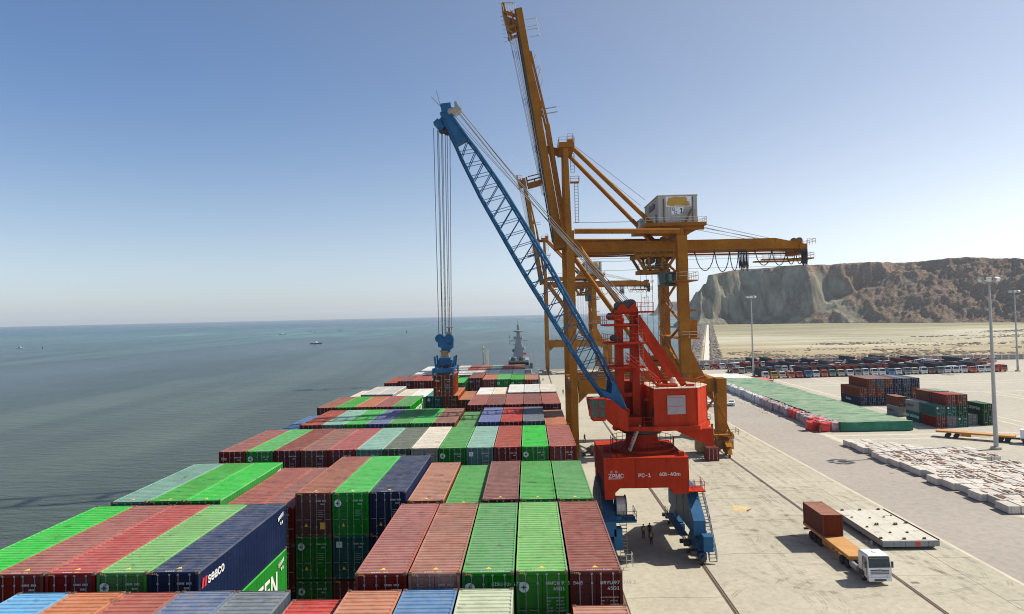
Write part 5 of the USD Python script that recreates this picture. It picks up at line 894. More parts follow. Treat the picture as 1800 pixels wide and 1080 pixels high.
# the parked flatbed at the right edge
ft = thing('flatbed_lorry', 'orange flatbed lorry with white cab beside the lamp mast at the right edge', 'lorry', (104.2, 147.6, 0), math.radians(52))
cab(ft, M_white, 0.0, True, 2.9)
obj('chassis', MB().box(-.45, .45, 1.2, 6.5, .7, 1.0), M_chas, ft); tb = obj('trailer_bed', MB().box(-1.24, 1.24, 3.0, 17.4, 1.32, 1.46), M_deck, ft); obj('side_rail', MB().box(-1.27, -1.2, 3.0, 17.4, 1.1, 1.44).box(1.2, 1.27, 3.0, 17.4, 1.1, 1.44), M_side, tb); obj('side_guard', MB().box(-1.22, -1.17, 7.2, 10.8, .72, .78).box(-1.22, -1.17, 7.2, 10.8, .95, 1.0).box(-1.22, -1.17, 10.8, 12.8, .55, 1.1), M_side, tb)
for x in (-1.02, 1.02):
    for y in (1.4, 4.4, 5.6, 13.6, 15.2): wheel(ft, x, y, w=.45)
# ship's hatch cover lying on the quay
M_hc = paint('hatch_cover_top', (.50, .47, .39), .8, .12, .4, rust=.7, rustcol=(.30, .19, .10)); M_hs = paint('hatch_side', (.20, .22, .21), .6, .2, .6, rust=.5)
hc = thing('hatch_cover', 'pale weathered ship hatch cover lying flat on the quay beside the lorry', 'hatch cover', (45.4, 92.3, 0))
for i in range(3):
    for j in range(2): obj('top_plate', MB().box(-3.4 + 2.27 * i + .02, -3.4 + 2.27 * (i + 1) - .02, -6.6 + 6.6 * j + .02, 6.6 * j - .02, .95, 1.05), M_hc, hc)
obj('frame', MB().box(-3.42, 3.42, -6.62, 6.62, .42, .95), M_hs, hc)
for k in range(5): obj('front_flange', MB().box(-3.4 + 1.36 * k + .03, -3.4 + 1.36 * (k + 1) - .03, -6.68, -6.62, .36, 1.0), M_hs, hc)
obj('red_plate', MB().box(.55, 1.1, -6.71, -6.68, .42, 1.0), M_redlet, hc); obj('edge_rail', MB().tube((3.4, -6.6, 1.1), (3.4, 6.6, 1.1), .06, 6), M_chas, hc); obj('edge_rail', MB().tube((-3.4, -6.6, 1.08), (-3.4, 6.6, 1.08), .05, 6), M_chas, hc)
for x, y, s in [(-2.4, 6.3, 1), (0, 6.3, 1), (2.6, 6.4, 1), (-2.6, 3, .6), (-.4, 2.6, .6), (1.6, 2.9, .6), (-1.0, -.4, 1.3), (1.4, -.4, 1.3), (3.1, .2, 1.1), (-2.6, -1.2, .7), (-.9, -3.6, .7), (1.2, -3.6, .7), (-.5, -6.1, 1), (1.9, -6.1, 1), (-3.1, -5.7, .9), (2.9, 3.6, .5)]:
    obj('twist_lock', MB().box(x - .16 * s, x - .05 * s, y - .1, y + .1, 1.05, 1.05 + .22 * s).box(x + .05 * s, x + .16 * s, y - .1, y + .1, 1.05, 1.05 + .22 * s).box(x - .2 * s, x + .2 * s, y - .14, y + .14, 1.05, 1.09), M_cast, hc)
for x, y in ((-2.9, 3.9), (2.4, 3.8), (-2.4, -3.2), (2.6, -3.0)): obj('slot', MB().box(x - .35, x + .35, y - .06, y + .06, 1.05, 1.058), M_hole, hc)
for x in (-2.9, 2.9):
    for y in (-5.6, 0, 5.6): obj('support_block', MB().box(x - .3, x + .3, y - .3, y + .3, 0, .42), M_chas, hc)
tag(obj('gas_bottle', MB().lathe((41.7, 87.7, 0), [(.18, 0), (.16, .3), (.08, .5)], 8), M_house), 'small pale bottle on the ground left of the pale hatch cover', 'bottle'); tag(obj('tool_box', MB().cbox(41.3, 41.8, 88.2, 88.7, 0, .22, .02), M_house), 'small pale box on the ground left of the pale hatch cover', 'box')

# ------------------------------------------------------------------ yard containers
YG = 'containers stacked in the yard'
def yc(col, x, y, tier, label, L_=6.058, **k): container(col, (x, y + L_ / 2, tier * 2.60), label, L_, 2.591, 1, group=YG, **k)
X0 = 97.85
yc('boxred', X0, 169, 0, 'vivid red container at the bottom front left of the nearest yard stack'); yc('grey', X0 + 2.55, 169, 0, 'grey container at the bottom middle of the nearest yard stack'); yc('deepteal', X0 + 5.1, 169, 0, 'teal container at the bottom right of the nearest yard stack', extra='dcs')
yc('deepteal', X0, 169, 1, 'teal container on the red one in the nearest yard stack', extra='dcs'); yc('deepteal', X0 + 2.55, 169, 1, 'teal container, middle tier, centre of the nearest yard stack', extra='dcs'); yc('darkgreen', X0 + 5.1, 169, 1, 'dark green container, middle tier, right of the nearest yard stack')
yc('boxred', X0 + 2.55, 169, 2, 'vivid red container topmost at the front of the nearest yard stack'); yc('brick', X0 + 5.1, 169, 2, 'brick red container topmost right of the nearest yard stack')
yc('deepteal', X0, 176.2, 0, 'teal container with white lettering, bottom rear left of the nearest yard stack', side='CHINA SHIPPING'); yc('greywhite', X0, 176.2, 1, 'pale grey lettered container, second tier rear left of the nearest yard stack', side='COSCO')
yc('brick', X0 + 2.55, 176.2, 2, 'brick red container, top rear of the nearest yard stack', 6.058); yc('lightteal', X0 + 5.1, 176.2, 2, 'light teal roofed container, top rear right of the nearest yard stack')
for i, c_ in ((1, 'navy'), (2, 'brick')):
    for t_ in (0, 1): yc(c_, X0 + 2.55 * i, 176.2, t_, f'{WORDS[c_]} container, {("bottom", "middle")[t_]} tier, hidden rear of the nearest yard stack')
yc('grey', 106.5, 171.2, 0, 'single grey container between the teal stack and the dark green pair'); yc('darkgreen', 110.0, 170.8, 0, 'dark green container at the bottom of the pair by the lamp mast'); yc('darkgreen', 110.0, 170.8, 1, 'dark green lettered container on top of the pair by the lamp mast', side='HAI SHIPPING')
yc('greywhite', 98.15, 186.4, 0, 'pale grey lettered container under a brown one, between the two big yard stacks', side='COSCO'); yc('brick', 98.15, 186.4, 1, 'brown container on the pale grey lettered one between the big yard stacks')
big = [['navy', 'navy', 'slate', 'navy', 'darkgreen', 'navy'], ['brick', 'brick', 'navy', 'navy', 'navy', 'brick'], ['brick', 'slate', 'brick', 'navy', 'slate', 'navy']]
TW = ('bottom', 'middle', 'top'); CW = ('first', 'second', 'third', 'fourth', 'fifth', 'sixth')
for t_ in range(3):
    for i in range(6): yc(big[t_][i], 100.85 + 2.53 * i, 208.3, t_, f'{WORDS[big[t_][i]]} container, {TW[t_]} tier, {CW[i]} from the left in the big yard block', 12.192)
yc('navy', 98.3, 208.3, 0, 'navy container with white logo at the bottom left of the big yard block', 12.192, side='MAERSK'); yc('brick', 98.3, 208.3, 1, 'brown container on the navy one at the left of the big yard block', 12.192)

# ------------------------------------------------------------------ white wrapped blocks
M_wrap = paint('white_wrap', (.57, .525, .445), .6, .10, 1.2, fine=4, bump=.02, dust=.1); M_wrap2 = paint('grey_wrap', (.47, .425, .36), .6, .15, 1.5, fine=4, bump=.02, dust=.15); M_batten = paint('batten_wood', (.17, .08, .042), .8, .35, 2); M_tape = plain('orange_tape', (.62, .17, .05), .6)
wb = []
ROWN = 'first second third fourth fifth sixth seventh eighth ninth tenth eleventh twelfth thirteenth fourteenth fifteenth sixteenth'.split()
NTH = ROWN + ['seventeenth', 'eighteenth', 'nineteenth', 'twentieth']
for a_, b_ in (('twenty', 'thirtieth'), ('thirty', 'fortieth'), ('forty', 'fiftieth'), ('fifty', 'sixtieth')): NTH += [f'{a_}-{w}' for w in ROWN[:9]] + [b_]
rb = np.random.default_rng(21)
def block(var, loc, rz, label):
    if var < len(wb): return dup(wb[var], loc, rz, label)
    t = thing('wrapped_block', label, 'wrapped block', loc, rz, 'white wrapped blocks set out beside the road'); wb.append(t)
    r_ = np.random.default_rng(100 + var); hgt = 1.12
    hgt += (.0, .06, -.05, .1, .03, -.08, .05)[var]; b = MB().cbox(-.83, .83, -1.46, 1.46, .12, hgt, .035); obj('wrapping', b, M_wrap if var % 4 else M_wrap2, t)
    obj('seam', MB().box(-.845, .845, -.03 + .4 * (var % 2), .03 + .4 * (var % 2), .2, hgt + .012).box(-.4, -.36, -1.505, 1.505, .2, hgt + .008), M_wrap2, t)
    obj('pallet', MB().box(-.8, .8, -1.45, 1.45, 0, .12), M_batten, t)
    for k in range((0, 1, 3, 6, 7, 4, 0)[var]):
        x, y, a_ = r_.uniform(-.6, .6), r_.uniform(-.9, .9), r_.uniform(-.25, .25); l_ = r_.uniform(.35, .8); obj('batten', MB().box(-.09, .09, -l_, l_, 0, .08).moved(rotz(a_), (x, y, hgt)), M_batten, t)
    if var in (1, 4, 5): obj('tape', MB().box(.2, .26, -1.51, 1.51, .15, hgt + .006).box(-.845, .845, -.9, -.86, .3, hgt + .006), M_tape, t)
    return t
for r_ in range(16):
    Y = 100.6 + 3.2 * r_; x = 67.6 + rb.uniform(-.9, .5) - (.8 if r_ % 5 == 0 else 0); n_ = 11 if r_ < 12 else 11 - 2 * (r_ - 11)
    if r_ == 12: n_ = 11
    for k in range(n_):
        if r_ in (6, 9) and k > 8: continue
        if r_ == 10 and k in (9, 10): x += 1.2 if k == 9 else 0
        v_ = int(rb.choice([0, 1, 2, 3, 4, 5, 6], p=[.2, .1, .18, .16, .14, .12, .1])) if k > 0 and 1 < r_ < 12 else int(rb.choice([0, 1, 6]))
        v_ = min(v_, len(wb))
        block(v_, (x, Y + rb.uniform(-.12, .12), 0), rb.uniform(-.03, .03), f'white wrapped block, {ROWN[k]} from the road in the {ROWN[r_]} row from the front'); x += 1.76 + rb.uniform(0, .16) * (rb.random() < .5)

# ------------------------------------------------------------------ the tarpaulin and the bags
def tarp_mesh(x0, x1, y0, y1, h, nx, ny, seed, amp=.22):
    def sheet():
        gx = np.r_[x0 - .12, x0 - .06, np.linspace(x0, x1, nx), x1 + .06, x1 + .12]; gy = np.r_[y0 - .15, y0 - .08, np.linspace(y0, y1, ny), y1 + .08, y1 + .12]
        X, Y = np.meshgrid(gx, gy, indexing='ij'); z = np.full_like(X, h)
        z += amp * (fbm(np.stack([X / 9 + .4 * np.sin(Y * .7), Y / .9, 0 * X + seed], -1), 4, seed) - .5) * 2.2 + .35 * (fbm(np.stack([X / 9, Y / 14, 0 * X + seed], -1), 2, seed + 5) - .5)
        ed = (X < x0 - .09) | (X > x1 + .09) | (Y < y0 - .1) | (Y > y1 + .1); z[ed] = .06 + .22 * fbm(np.stack([X, Y, 0 * X], -1), 3, seed)[ed]
        X = X + .14 * (fbm(np.stack([X / 1.2, Y / 1.2, z], -1), 2, seed + 2) - .5) * ed; Y = Y + .3 * (fbm(np.stack([X / 1.5, 0 * Y, z], -1), 2, seed + 3) - .5) * ed
        n2 = X.shape[1]; i, j = np.meshgrid(np.arange(X.shape[0] - 1), np.arange(n2 - 1), indexing='ij'); a_ = (i * n2 + j).ravel()
        return np.stack([X, Y, z], -1).reshape(-1, 3), np.stack([a_, a_ + n2, a_ + n2 + 1, a_ + 1], 1)
    return MB().add(*sheet())
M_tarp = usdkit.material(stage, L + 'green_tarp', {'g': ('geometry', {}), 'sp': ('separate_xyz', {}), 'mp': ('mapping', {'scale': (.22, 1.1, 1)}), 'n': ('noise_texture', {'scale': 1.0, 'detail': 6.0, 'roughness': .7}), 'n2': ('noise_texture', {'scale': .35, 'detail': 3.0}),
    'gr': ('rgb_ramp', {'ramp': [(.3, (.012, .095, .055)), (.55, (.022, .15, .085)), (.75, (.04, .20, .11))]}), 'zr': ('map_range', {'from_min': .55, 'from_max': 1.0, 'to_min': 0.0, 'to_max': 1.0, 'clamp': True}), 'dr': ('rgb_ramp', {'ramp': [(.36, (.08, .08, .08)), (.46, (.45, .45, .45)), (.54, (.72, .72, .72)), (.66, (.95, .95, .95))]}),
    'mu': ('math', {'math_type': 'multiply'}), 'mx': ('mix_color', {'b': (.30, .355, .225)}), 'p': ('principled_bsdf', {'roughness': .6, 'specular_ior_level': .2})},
    [('g.position', 'mp.vector'), ('mp.vector', 'n.vector'), ('g.position', 'n2.vector'), ('n2.fac', 'gr.fac'), ('g.normal', 'sp.vector'), ('sp.z', 'zr.value'), ('n.fac', 'dr.fac'), ('zr.result', 'mu.value1'), ('dr.color', 'mu.value2'), ('mu.value', 'mx.fac'), ('gr.color', 'mx.a'), ('mx.result', 'p.base_color')], surface='p.BSDF')   # dust and sun glare painted on upward faces; streaks stand in for fold shade
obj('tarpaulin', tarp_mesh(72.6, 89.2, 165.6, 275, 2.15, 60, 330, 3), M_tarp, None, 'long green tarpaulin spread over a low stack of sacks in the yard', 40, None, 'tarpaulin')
M_wsheet = paint('white_sheet', (.58, .56, .52), .7, .15, .8, fine=3); M_rsheet = paint('red_sheet', (.62, .13, .11), .65, .12, .8, fine=3)
obj('sack_sheet', tarp_mesh(72.0, 88.6, 275.6, 298, 1.9, 34, 46, 6), M_wsheet, None, 'crumpled white sheeting over sacks at the far end of the green tarpaulin', 40, None, 'sheet')
obj('sack_sheet', tarp_mesh(89.0, 95.8, 277, 289, 1.0, 16, 28, 9, .12), M_rsheet, None, 'small flat red sheet at the far end beside the white sheeting', 40, None, 'sheet')
M_bag = {'red': paint('bag_red', (.55, .028, .022), .6, .12, 1, fine=4, bump=.03), 'mauve': paint('bag_mauve', (.36, .255, .255), .7, .2, .9, fine=4, bump=.03), 'white': paint('bag_white', (.52, .50, .47), .7, .15, .9, fine=4, bump=.03)}
bags = {}
def bag(col, var, loc, rz, label):
    if (col, var) in bags: return dup(bags[col, var], loc, rz, label)
    t = thing('bulk_bag', label, 'bulk bag', loc, rz, 'bulk bags along the edge of the tarpaulin'); bags[col, var] = t
    m_ = trimesh.creation.box((2.3, 2.5, 2.2)); 
    for _ in range(3): m_ = m_.subdivide()
    v = m_.vertices + vec(0, 0, 1.1); q_ = v / vec(1.15, 1.25, 1.1) - vec(0, 0, 1); ln = np.linalg.norm(q_, axis=1)[:, None]; v = v * 1 + (q_ / ln - q_) * .28 * vec(1.15, 1.25, .7)
    v += .75 * (fbm(v * .9 + var * 7.3, 3, var)[:, None] - .5) * vec(1.1, 1.1, .9) + .2 * (fbm(v * 2.6 + var * 3.3, 2, var + 9)[:, None] - .5) + .1 * (fbm(v * 5 + var, 2, var + 4)[:, None] - .5); v[:, 2] = np.maximum(v[:, 2], 0)
    obj('sack', (v, m_.faces), M_bag[col], t, smooth=40)
    obj('lifting_loop', MB().path([(-.5, 0, 2.0), (-.45, .1, 2.35), (.1, .0, 2.4), (.3, -.1, 2.0)], .05, 4), M_bag[col], t); return t
k = 0; Y = 168.6
while Y < 294:
    col = 'red' if 170.2 < Y < 174.5 or 184 < Y < 189.5 else 'mauve' if Y < 214 else 'white'
    cw = {'red': 'bright red', 'mauve': 'mauve grey', 'white': 'dull white'}[col]
    bag(col, int(rb.integers(5)), (69.6 + .03 * (Y - 168) + rb.uniform(-.45, .35), Y, 0), rb.uniform(-.3, .3) + PI * int(rb.integers(2)), f'{cw} bulk bag, {NTH[k]} from the near end beside the green tarpaulin'); Y += 2.45; k += 1
for j, (x, y, col) in enumerate(((71.6, 167.2, 'mauve'), (71.7, 169.7, 'mauve'), (71.8, 172.2, 'mauve'), (71.7, 174.7, 'mauve'), (71.6, 177.2, 'mauve'), (71.7, 179.8, 'mauve'), (69.0, 166.6, 'red'), (66.9, 168.2, 'red'))):
    bag(col, j % 3, (x, y, 0), rb.uniform(-.2, .2), (f'mauve bulk bag, {ROWN[j]} in the inner row against the tarpaulin' if col == 'mauve' else ('bright red bulk bag at the near corner beside the mauve bags', 'bright red bulk bag nearest the road at the near end')[j - 6]))
lit_ = MB(); 
for j in range(26): x, y, s = 66.5 + rb.uniform(-1.5, 1.5) + .02 * j, 205 + rb.uniform(-9, 14), rb.uniform(.15, .4); lit_.loft([[(x + s * math.cos(a_), y + s * 1.3 * math.sin(a_), 0) for a_ in np.arange(6)], [(x + .4 * s * math.cos(a_), y + .4 * s * math.sin(a_), s * .5) for a_ in np.arange(6)]])
obj('sack_scraps', lit_, M_bag['mauve'], None, 'scattered torn sack scraps on the road beside the mauve and white bags', False, 'stuff', 'scraps')

# ------------------------------------------------------------------ parked lorries
CABC = {'white': M_white, 'orange': paint('cab_orange', (.58, .10, .025), .4, .1, 1, dust=.1), 'yellow': paint('cab_yellow', (.62, .31, .02), .4, .1, 1, dust=.1), 'red': paint('cab_red', (.42, .03, .022), .4, .1, 1, dust=.1), 'blue': paint('cab_blue', (.05, .16, .30), .4, .1, 1, dust=.1), 'grey': paint('cab_grey', (.22, .26, .24), .5, .1, 1, dust=.15), 'brown': paint('cab_brown', (.17, .06, .035), .5, .1, 1, dust=.2), 'cream': paint('cab_cream', (.55, .50, .38), .5, .1, 1, dust=.15)}
lor = {}
M_load = {'navy': paint('load_dark', (.022, .026, .036), .7, .25, .5, dust=.1, spec=.1), 'slate': paint('load_slate', (.06, .066, .072), .7, .25, .5, dust=.1, spec=.1)}
def lorry(cc, load, loc, rz, label):
    if (cc, load) in lor: return dup(lor[cc, load], loc, rz, label)
    t = thing('parked_lorry', label, 'lorry', loc, rz, 'lorries parked in rows before the boundary wall'); lor[cc, load] = t
    cab(t, CABC[cc], 0, False, 3.0 if load != 'flat' else 2.75)
    obj('chassis', MB().box(-.45, .45, 1.5, 14.2, .75, 1.1), M_chas, t)
    for x in (-1, 1):
        for y in (1.4, 5.0, 6.3, 11.6, 12.9): obj('wheel', MB().disc((x, y, .5), (1, 0, 0), .5, .4, 10), M_tyre, t)
    if load == 'flat': obj('flat_bed', MB().box(-1.22, 1.22, 2.8, 14.4, 1.25, 1.45).box(-1.22, 1.22, 2.75, 2.85, 1.45, 2.3), M_box['brick'], t)
    elif load == 'tipper': obj('tipper_body', MB().plate([(-1.22, 2.6, 1.3), (-1.22, 9.5, 1.3), (-1.22, 9.8, 2.7), (-1.22, 2.3, 3.1)], (2.44, 0, 0)), CABC[cc], t)
    else:
        b = MB().box(-1.2, 1.2, 2.75, 14.9, 1.45, 4.05); 
        for k in range(24): b.box(-1.225, 1.225, 2.95 + .5 * k, 3.2 + .5 * k, 1.6, 4.0).box(-1.15, 1.15, 2.95 + .5 * k, 3.2 + .5 * k, 4.05, 4.075)
        obj('load_box', b, M_load.get(load, M_box[load]), t)
    return t
kinds = [('white', 'navy'), ('yellow', 'navy'), ('white', 'flat'), ('orange', 'flat'), ('red', 'flat'), ('blue', 'navy'), ('white', 'brick'), ('orange', 'navy'), ('grey', 'navy'), ('cream', 'slate'), ('white', 'tipper'), ('brown', 'flat'), ('blue', 'flat'), ('cream', 'flat'), ('grey', 'navy'), ('white', 'slate'), ('red', 'navy'), ('orange', 'tipper')]
LD = {'navy': 'a dark navy container', 'brick': 'a brick red container', 'flat': 'an empty flat bed', 'tipper': 'a tipper body', 'slate': 'a grey container'}
seq1 = [(('white', 'navy')), ('yellow', 'navy'), ('cream', 'flat'), ('orange', 'flat'), ('red', 'tipper') if 0 else ('red', 'flat'), ('blue', 'navy'), ('white', 'brick'), ('orange', 'navy'), ('grey', 'navy'), ('cream', 'brick'), ('white', 'brick'), ('grey', 'brick'), ('white', 'navy'), ('cream', 'navy') if 0 else ('white', 'navy'), ('white', 'brick'), ('blue', 'flat'), ('white', 'flat'), ('grey', 'navy'), ('cream', 'flat'), ('white', 'navy'), ('brown', 'flat'), ('grey', 'navy'), ('white', 'navy'), ('white', 'tipper'), ('white', 'navy'), ('orange', 'flat'), ('white', 'slate'), ('white', 'brick'), ('orange', 'tipper'), ('orange', 'tipper')]
for i, (cc, ld) in enumerate(seq1):
    x = 97.6 + 3.62 * i; lorry(cc, ld, (x, 290.5 + .11 * (x - 97) + rb.uniform(-.6, .6), 0), rb.uniform(-.03, .03) - .02, f'{cc} cabbed lorry with {LD[ld]}, {NTH[i]} from the left in the front row')
rl_ = np.random.default_rng(5)
for i in range(27):
    cc, ld = kinds[int(rl_.integers(len(kinds)))]; x = 109 + 3.7 * i; ld = ld if rl_.random() < .45 else 'flat'
    lorry(cc, ld, (x, 317 + .11 * (x - 97) + rl_.uniform(-1.2, 1.2), 0), rl_.uniform(-.05, .05), f'{cc} cabbed lorry with {LD[ld]}, {NTH[i]} from the left in the second row')
for i in range(24):
    cc, ld = kinds[int(rl_.integers(len(kinds)))]; x = 128 + 3.9 * i; ld = ld if rl_.random() < .25 else 'flat'
    lorry(cc, ld, (x, 334 + .04 * (x - 97) + rl_.uniform(-1.2, 1.2), 0), rl_.uniform(-.06, .06), f'{cc} cabbed lorry with {LD[ld]}, {NTH[i]} from the left in the third row')
seq3 = [('blue', 'flat'), ('grey', 'flat') if 0 else ('cream', 'flat'), ('red', 'flat'), ('white', 'flat'), ('brown', 'flat'), ('white', 'tipper')]
for i in range(40):
    cc, ld = seq3[i] if i < 6 else kinds[int(rl_.integers(len(kinds)))]; x = 82.5 + 3.75 * i
    ld = ld if i < 6 or rl_.random() < .2 else 'flat'
    lorry(cc, ld, (x, (341 if i < 6 else 349) + rl_.uniform(-.8, .8), 0), rl_.uniform(-.05, .05), f'{cc} cabbed lorry with {LD[ld]}, {NTH[i]} from the left in the wall row')
for i, (x, y) in enumerate(((92.2, 314.5), (95.6, 316), (99.4, 318))): lorry(('brown', 'cream', 'grey')[i], ('flat', 'flat', 'brick')[i], (x, y, 0), -.1, f'{("brown", "cream", "grey")[i]} cabbed lorry, {NTH[i]} from the left in the short row behind the lamp mast')
# ------------------------------------------------------------------ the grey warship moored ahead
M_navy = paint('warship_grey', (.20, .225, .235), rough=.6, var=.12, scale=.3, fine=2); M_navyd = paint('warship_dark', (.07, .075, .08), rough=.7, var=.2, scale=.6)
ws = thing('warship', 'grey naval ship with a tall radar mast moored at the quay beyond the containers', 'warship', (-3.4, 232, 0)); Wp = lambda n, mb, m=M_navy, par=ws, **k: obj(n, mb, m, par, **k)
Wp('hull', MB().loft([[(-w * .8, y, -5), (w * .8, y, -5), (w, y, zt), (-w, y, zt)] for y, w, zt in ((-34, 4.6, 3.0), (-10, 6.4, 3.2), (30, 6.4, 3.6), (52, 4.0, 4.6), (66, .3, 6.0))]))
sh = Wp('superstructure', MB().loft([[(-w, y0, z), (w, y0, z), (w, y1, z), (-w, y1, z)] for w, y0, y1, z in ((5.6, -16, 24, 3.2), (5.3, -15, 23, 7.5), (4.4, -8, 18, 7.6), (4.0, -7, 16, 11.2))]))
Wp('bridge', MB().loft([[(-w, y0, z), (w, y0, z), (w, y1, z), (-w, y1, z)] for w, y0, y1, z in ((3.6, -4, 12, 11.2), (3.3, -3.5, 11, 14.0))])); obj('bridge_window', MB().box(-3.2, 3.2, -3.95, -3.85, 12.4, 13.3), M_dgl, sh)
Wp('mast_tower', MB().loft([[(-w, -w, z), (w, -w, z), (w, w, z), (-w, w, z)] for w, z in ((1.9, 14), (1.5, 17), (.95, 19.6), (.55, 22), (.35, 24.2), (.12, 25.9))]))
Wp('radar', MB().lathe((0, 0, 22.9), [(.3, 0), (1.5, .35), (1.7, .6), (.4, .75)], 14)); Wp('yardarm', MB().tube((-3.0, 0, 20.2), (3.0, 0, 20.2), .11, 6).tube((-1.8, 0, 18.9), (1.8, 0, 18.9), .09, 6).tube((-3, 0, 20.2), (-2.6, 0, 18.6), .05, 4).tube((3, 0, 20.2), (2.8, 0, 18.4), .05, 4))
for x, z in ((-1.7, 16.6), (1.8, 17.2), (1.2, 20.6), (-1.1, 20.7), (.9, 18.2)): Wp('sensor', MB().lathe((x, -.6, z), [(.35, 0), (.5, .4), (.3, 1.0)], 8))
Wp('mast_top', MB().tube((0, 0, 24), (0, 0, 27.2), .08, 5).box(-.5, .5, -.2, .2, 24.4, 24.6).lathe((0, 0, 25), [(.5, 0), (.5, .4)], 8))
Wp('gun_director', MB().lathe((-1.5, -5, 14), [(1.1, 0), (1.0, .9), (.5, 1.3)], 10).lathe((1.2, -5, 14), [(1.1, 0), (1.0, .9), (.5, 1.3)], 10), M_navyd); Wp('deck_gear', MB().box(-4.2, -2, -12, -9, 7.6, 10).box(1.5, 4, -13, -10, 7.6, 9.6).box(-1.5, 1.5, -22, -18, 3.2, 5.4).tube((0, -20, 4.6), (0, -25, 5.2), .18, 6).box(3.6, 4.6, -4, 2, 11.2, 13), M_navyd)
Wp('antenna', MB().tube((4.6, -12, 7.5), (4.9, -12, 17.5), .05, 4).tube((5.2, 2, 7.5), (5.4, 2, 16), .05, 4).tube((-4.6, -12, 7.5), (-4.9, -12, 14.5), .05, 4)); Wp('deck_rail', MB().rail([(-5.8, -33, 3.0), (5.8, -12, 3.2), (6.3, 28, 3.4)], r=.04, step=3)); Wp('life_raft', MB().tube((4.9, -6, 8.4), (4.9, -4.4, 8.4), .45, 8).tube((4.9, -3.6, 8.4), (4.9, -2.0, 8.4), .45, 8), M_white)
Wp('funnel', MB().loft([[(-1.6, y0, z), (1.6, y0, z), (1.6, y1, z), (-1.6, y1, z)] for y0, y1, z in ((19, 24, 7.5), (20, 24, 12))])); Wp('tyre_fender', MB().disc((6.6, -16, 1.0), (1, 0, 0), .7, .4, 10).disc((6.6, -6, 1.0), (1, 0, 0), .7, .4, 10).disc((6.6, 6, 1.0), (1, 0, 0), .7, .4, 10), M_tyre)
obj('flag', MB().box(1.5, 2.5, -.8, -.76, 15.6, 16.3), M_redlet, ws)

# ------------------------------------------------------------------ boats and buoys out at sea
def boat(name, label, px, col, Lb, cat='boat', rz=0.0):
    t = thing(name, label, cat, (*px, SEA_Z), rz); w = Lb * .13
    obj('hull', MB().loft([[(x, -b * .7, -.3), (x, b * .7, -.3), (x, b, z), (x, -b, z)] for x, b, z in ((-Lb / 2, w * .8, Lb * .075), (0, w, Lb * .08), (Lb * .3, w * .8, Lb * .095), (Lb / 2, .05, Lb * .13))]), col, t)
    obj('wheelhouse', MB().loft([[(x0, -w * .6, z), (x1, -w * .6, z), (x1, w * .6, z), (x0, w * .6, z)] for x0, x1, z in ((-Lb * .25, Lb * .12, Lb * .075), (-Lb * .2, Lb * .08, Lb * .17), (-Lb * .12, Lb * .03, Lb * .18), (-Lb * .1, Lb * .02, Lb * .24))]), M_white if col is not M_white else M_navy, t)
    obj('mast', MB().tube((-Lb * .04, 0, Lb * .2), (-Lb * .04, 0, Lb * .38), Lb * .008, 5).tube((-Lb * .04, -w * .5, Lb * .32), (-Lb * .04, w * .5, Lb * .32), Lb * .005, 4), M_navyd, t); return t
boat('patrol_boat', 'small dark grey patrol boat on the open water, largest of the distant boats', (-268, 874), M_navyd, 15, rz=.1); boat('patrol_boat', 'tiny grey boat near the horizon left of centre', (-492, 1386), M_navy, 15, rz=.15)
boat('fishing_boat', 'small white and red boat at the far left of the sea', (-688, 929), M_white, 12, rz=-.2); boat('fishing_boat', 'tiny dark boat near the horizon, left of two close together', (-505, 1604), M_navyd, 10); boat('fishing_boat', 'tiny dark boat near the horizon, right of two close together', (-452, 1660), M_navyd, 11, rz=.4)
def buoy(label, px, h):
    t = thing('buoy', label, 'buoy', (*px, SEA_Z)); obj('float', MB().lathe((0, 0, -.2), [(h * .28, 0), (h * .3, h * .2), (h * .15, h * .3)], 10), M_navyd, t); obj('tower', MB().loft([[(-a_, -a_, z), (a_, -a_, z), (a_, a_, z), (-a_, a_, z)] for a_, z in ((h * .16, h * .25), (h * .05, h * .9), (h * .1, h), (h * .02, h * 1.1))]), M_navyd, t)
buoy('small dark buoy right of the white and red boat', (-645, 912), 3.2); buoy('dark channel buoy in the sea left of the hanging container ropes', (-238, 1360), 5.0); buoy('tiny buoy below the two dark boats near the horizon', (-480, 1560), 4); buoy('tiny dark buoy on the water left of the warship mast', (-26, 950), 3.2)

# ------------------------------------------------------------------ quay furniture and vehicles
M_rusty = paint('quay_rust', (.20, .09, .05), .8, .3, 2)
b0 = None
for i, y in enumerate(np.arange(40, 350, 24)):
    lab = f'rusty cast mooring bollard, {NTH[i]} from the near end of the quay edge'
    if b0 is None:
        b0 = thing('bollard', lab, 'bollard', (5.9, y, 0), group='mooring bollards along the quay edge'); obj('post', MB().lathe((0, 0, 0), [(.45, 0), (.42, .08), (.24, .16), (.22, .5), (.36, .6), (.34, .75), (.1, .8)], 14), M_rusty, b0, smooth=40)
    else: dup(b0, (5.9, y, 0), 0, lab)
ge = thing('winch_trolley', 'small rusty wheeled machine on the quay beside the nearest gantry crane leg', 'machine', (11.6, 143.5, 0))
obj('bed', MB().box(-1.2, 1.2, -.6, .6, .5, .75).beam((-1.2, 0, .6), (-2.6, 0, .5), .15), M_rusty, ge); obj('drum', MB().tube((.2, -.5, 1.2), (.2, .5, 1.2), .5, 12), M_grease, ge); obj('engine_cover', MB().cbox(.5, 1.9, -.5, .5, .9, 2.0, .08), M_rusty, ge)
for x in (-.8, .8):
    for y in (-.65, .65): obj('wheel', MB().disc((x, y, .35), (0, 1, 0), .35, .2, 10), M_tyre, ge)
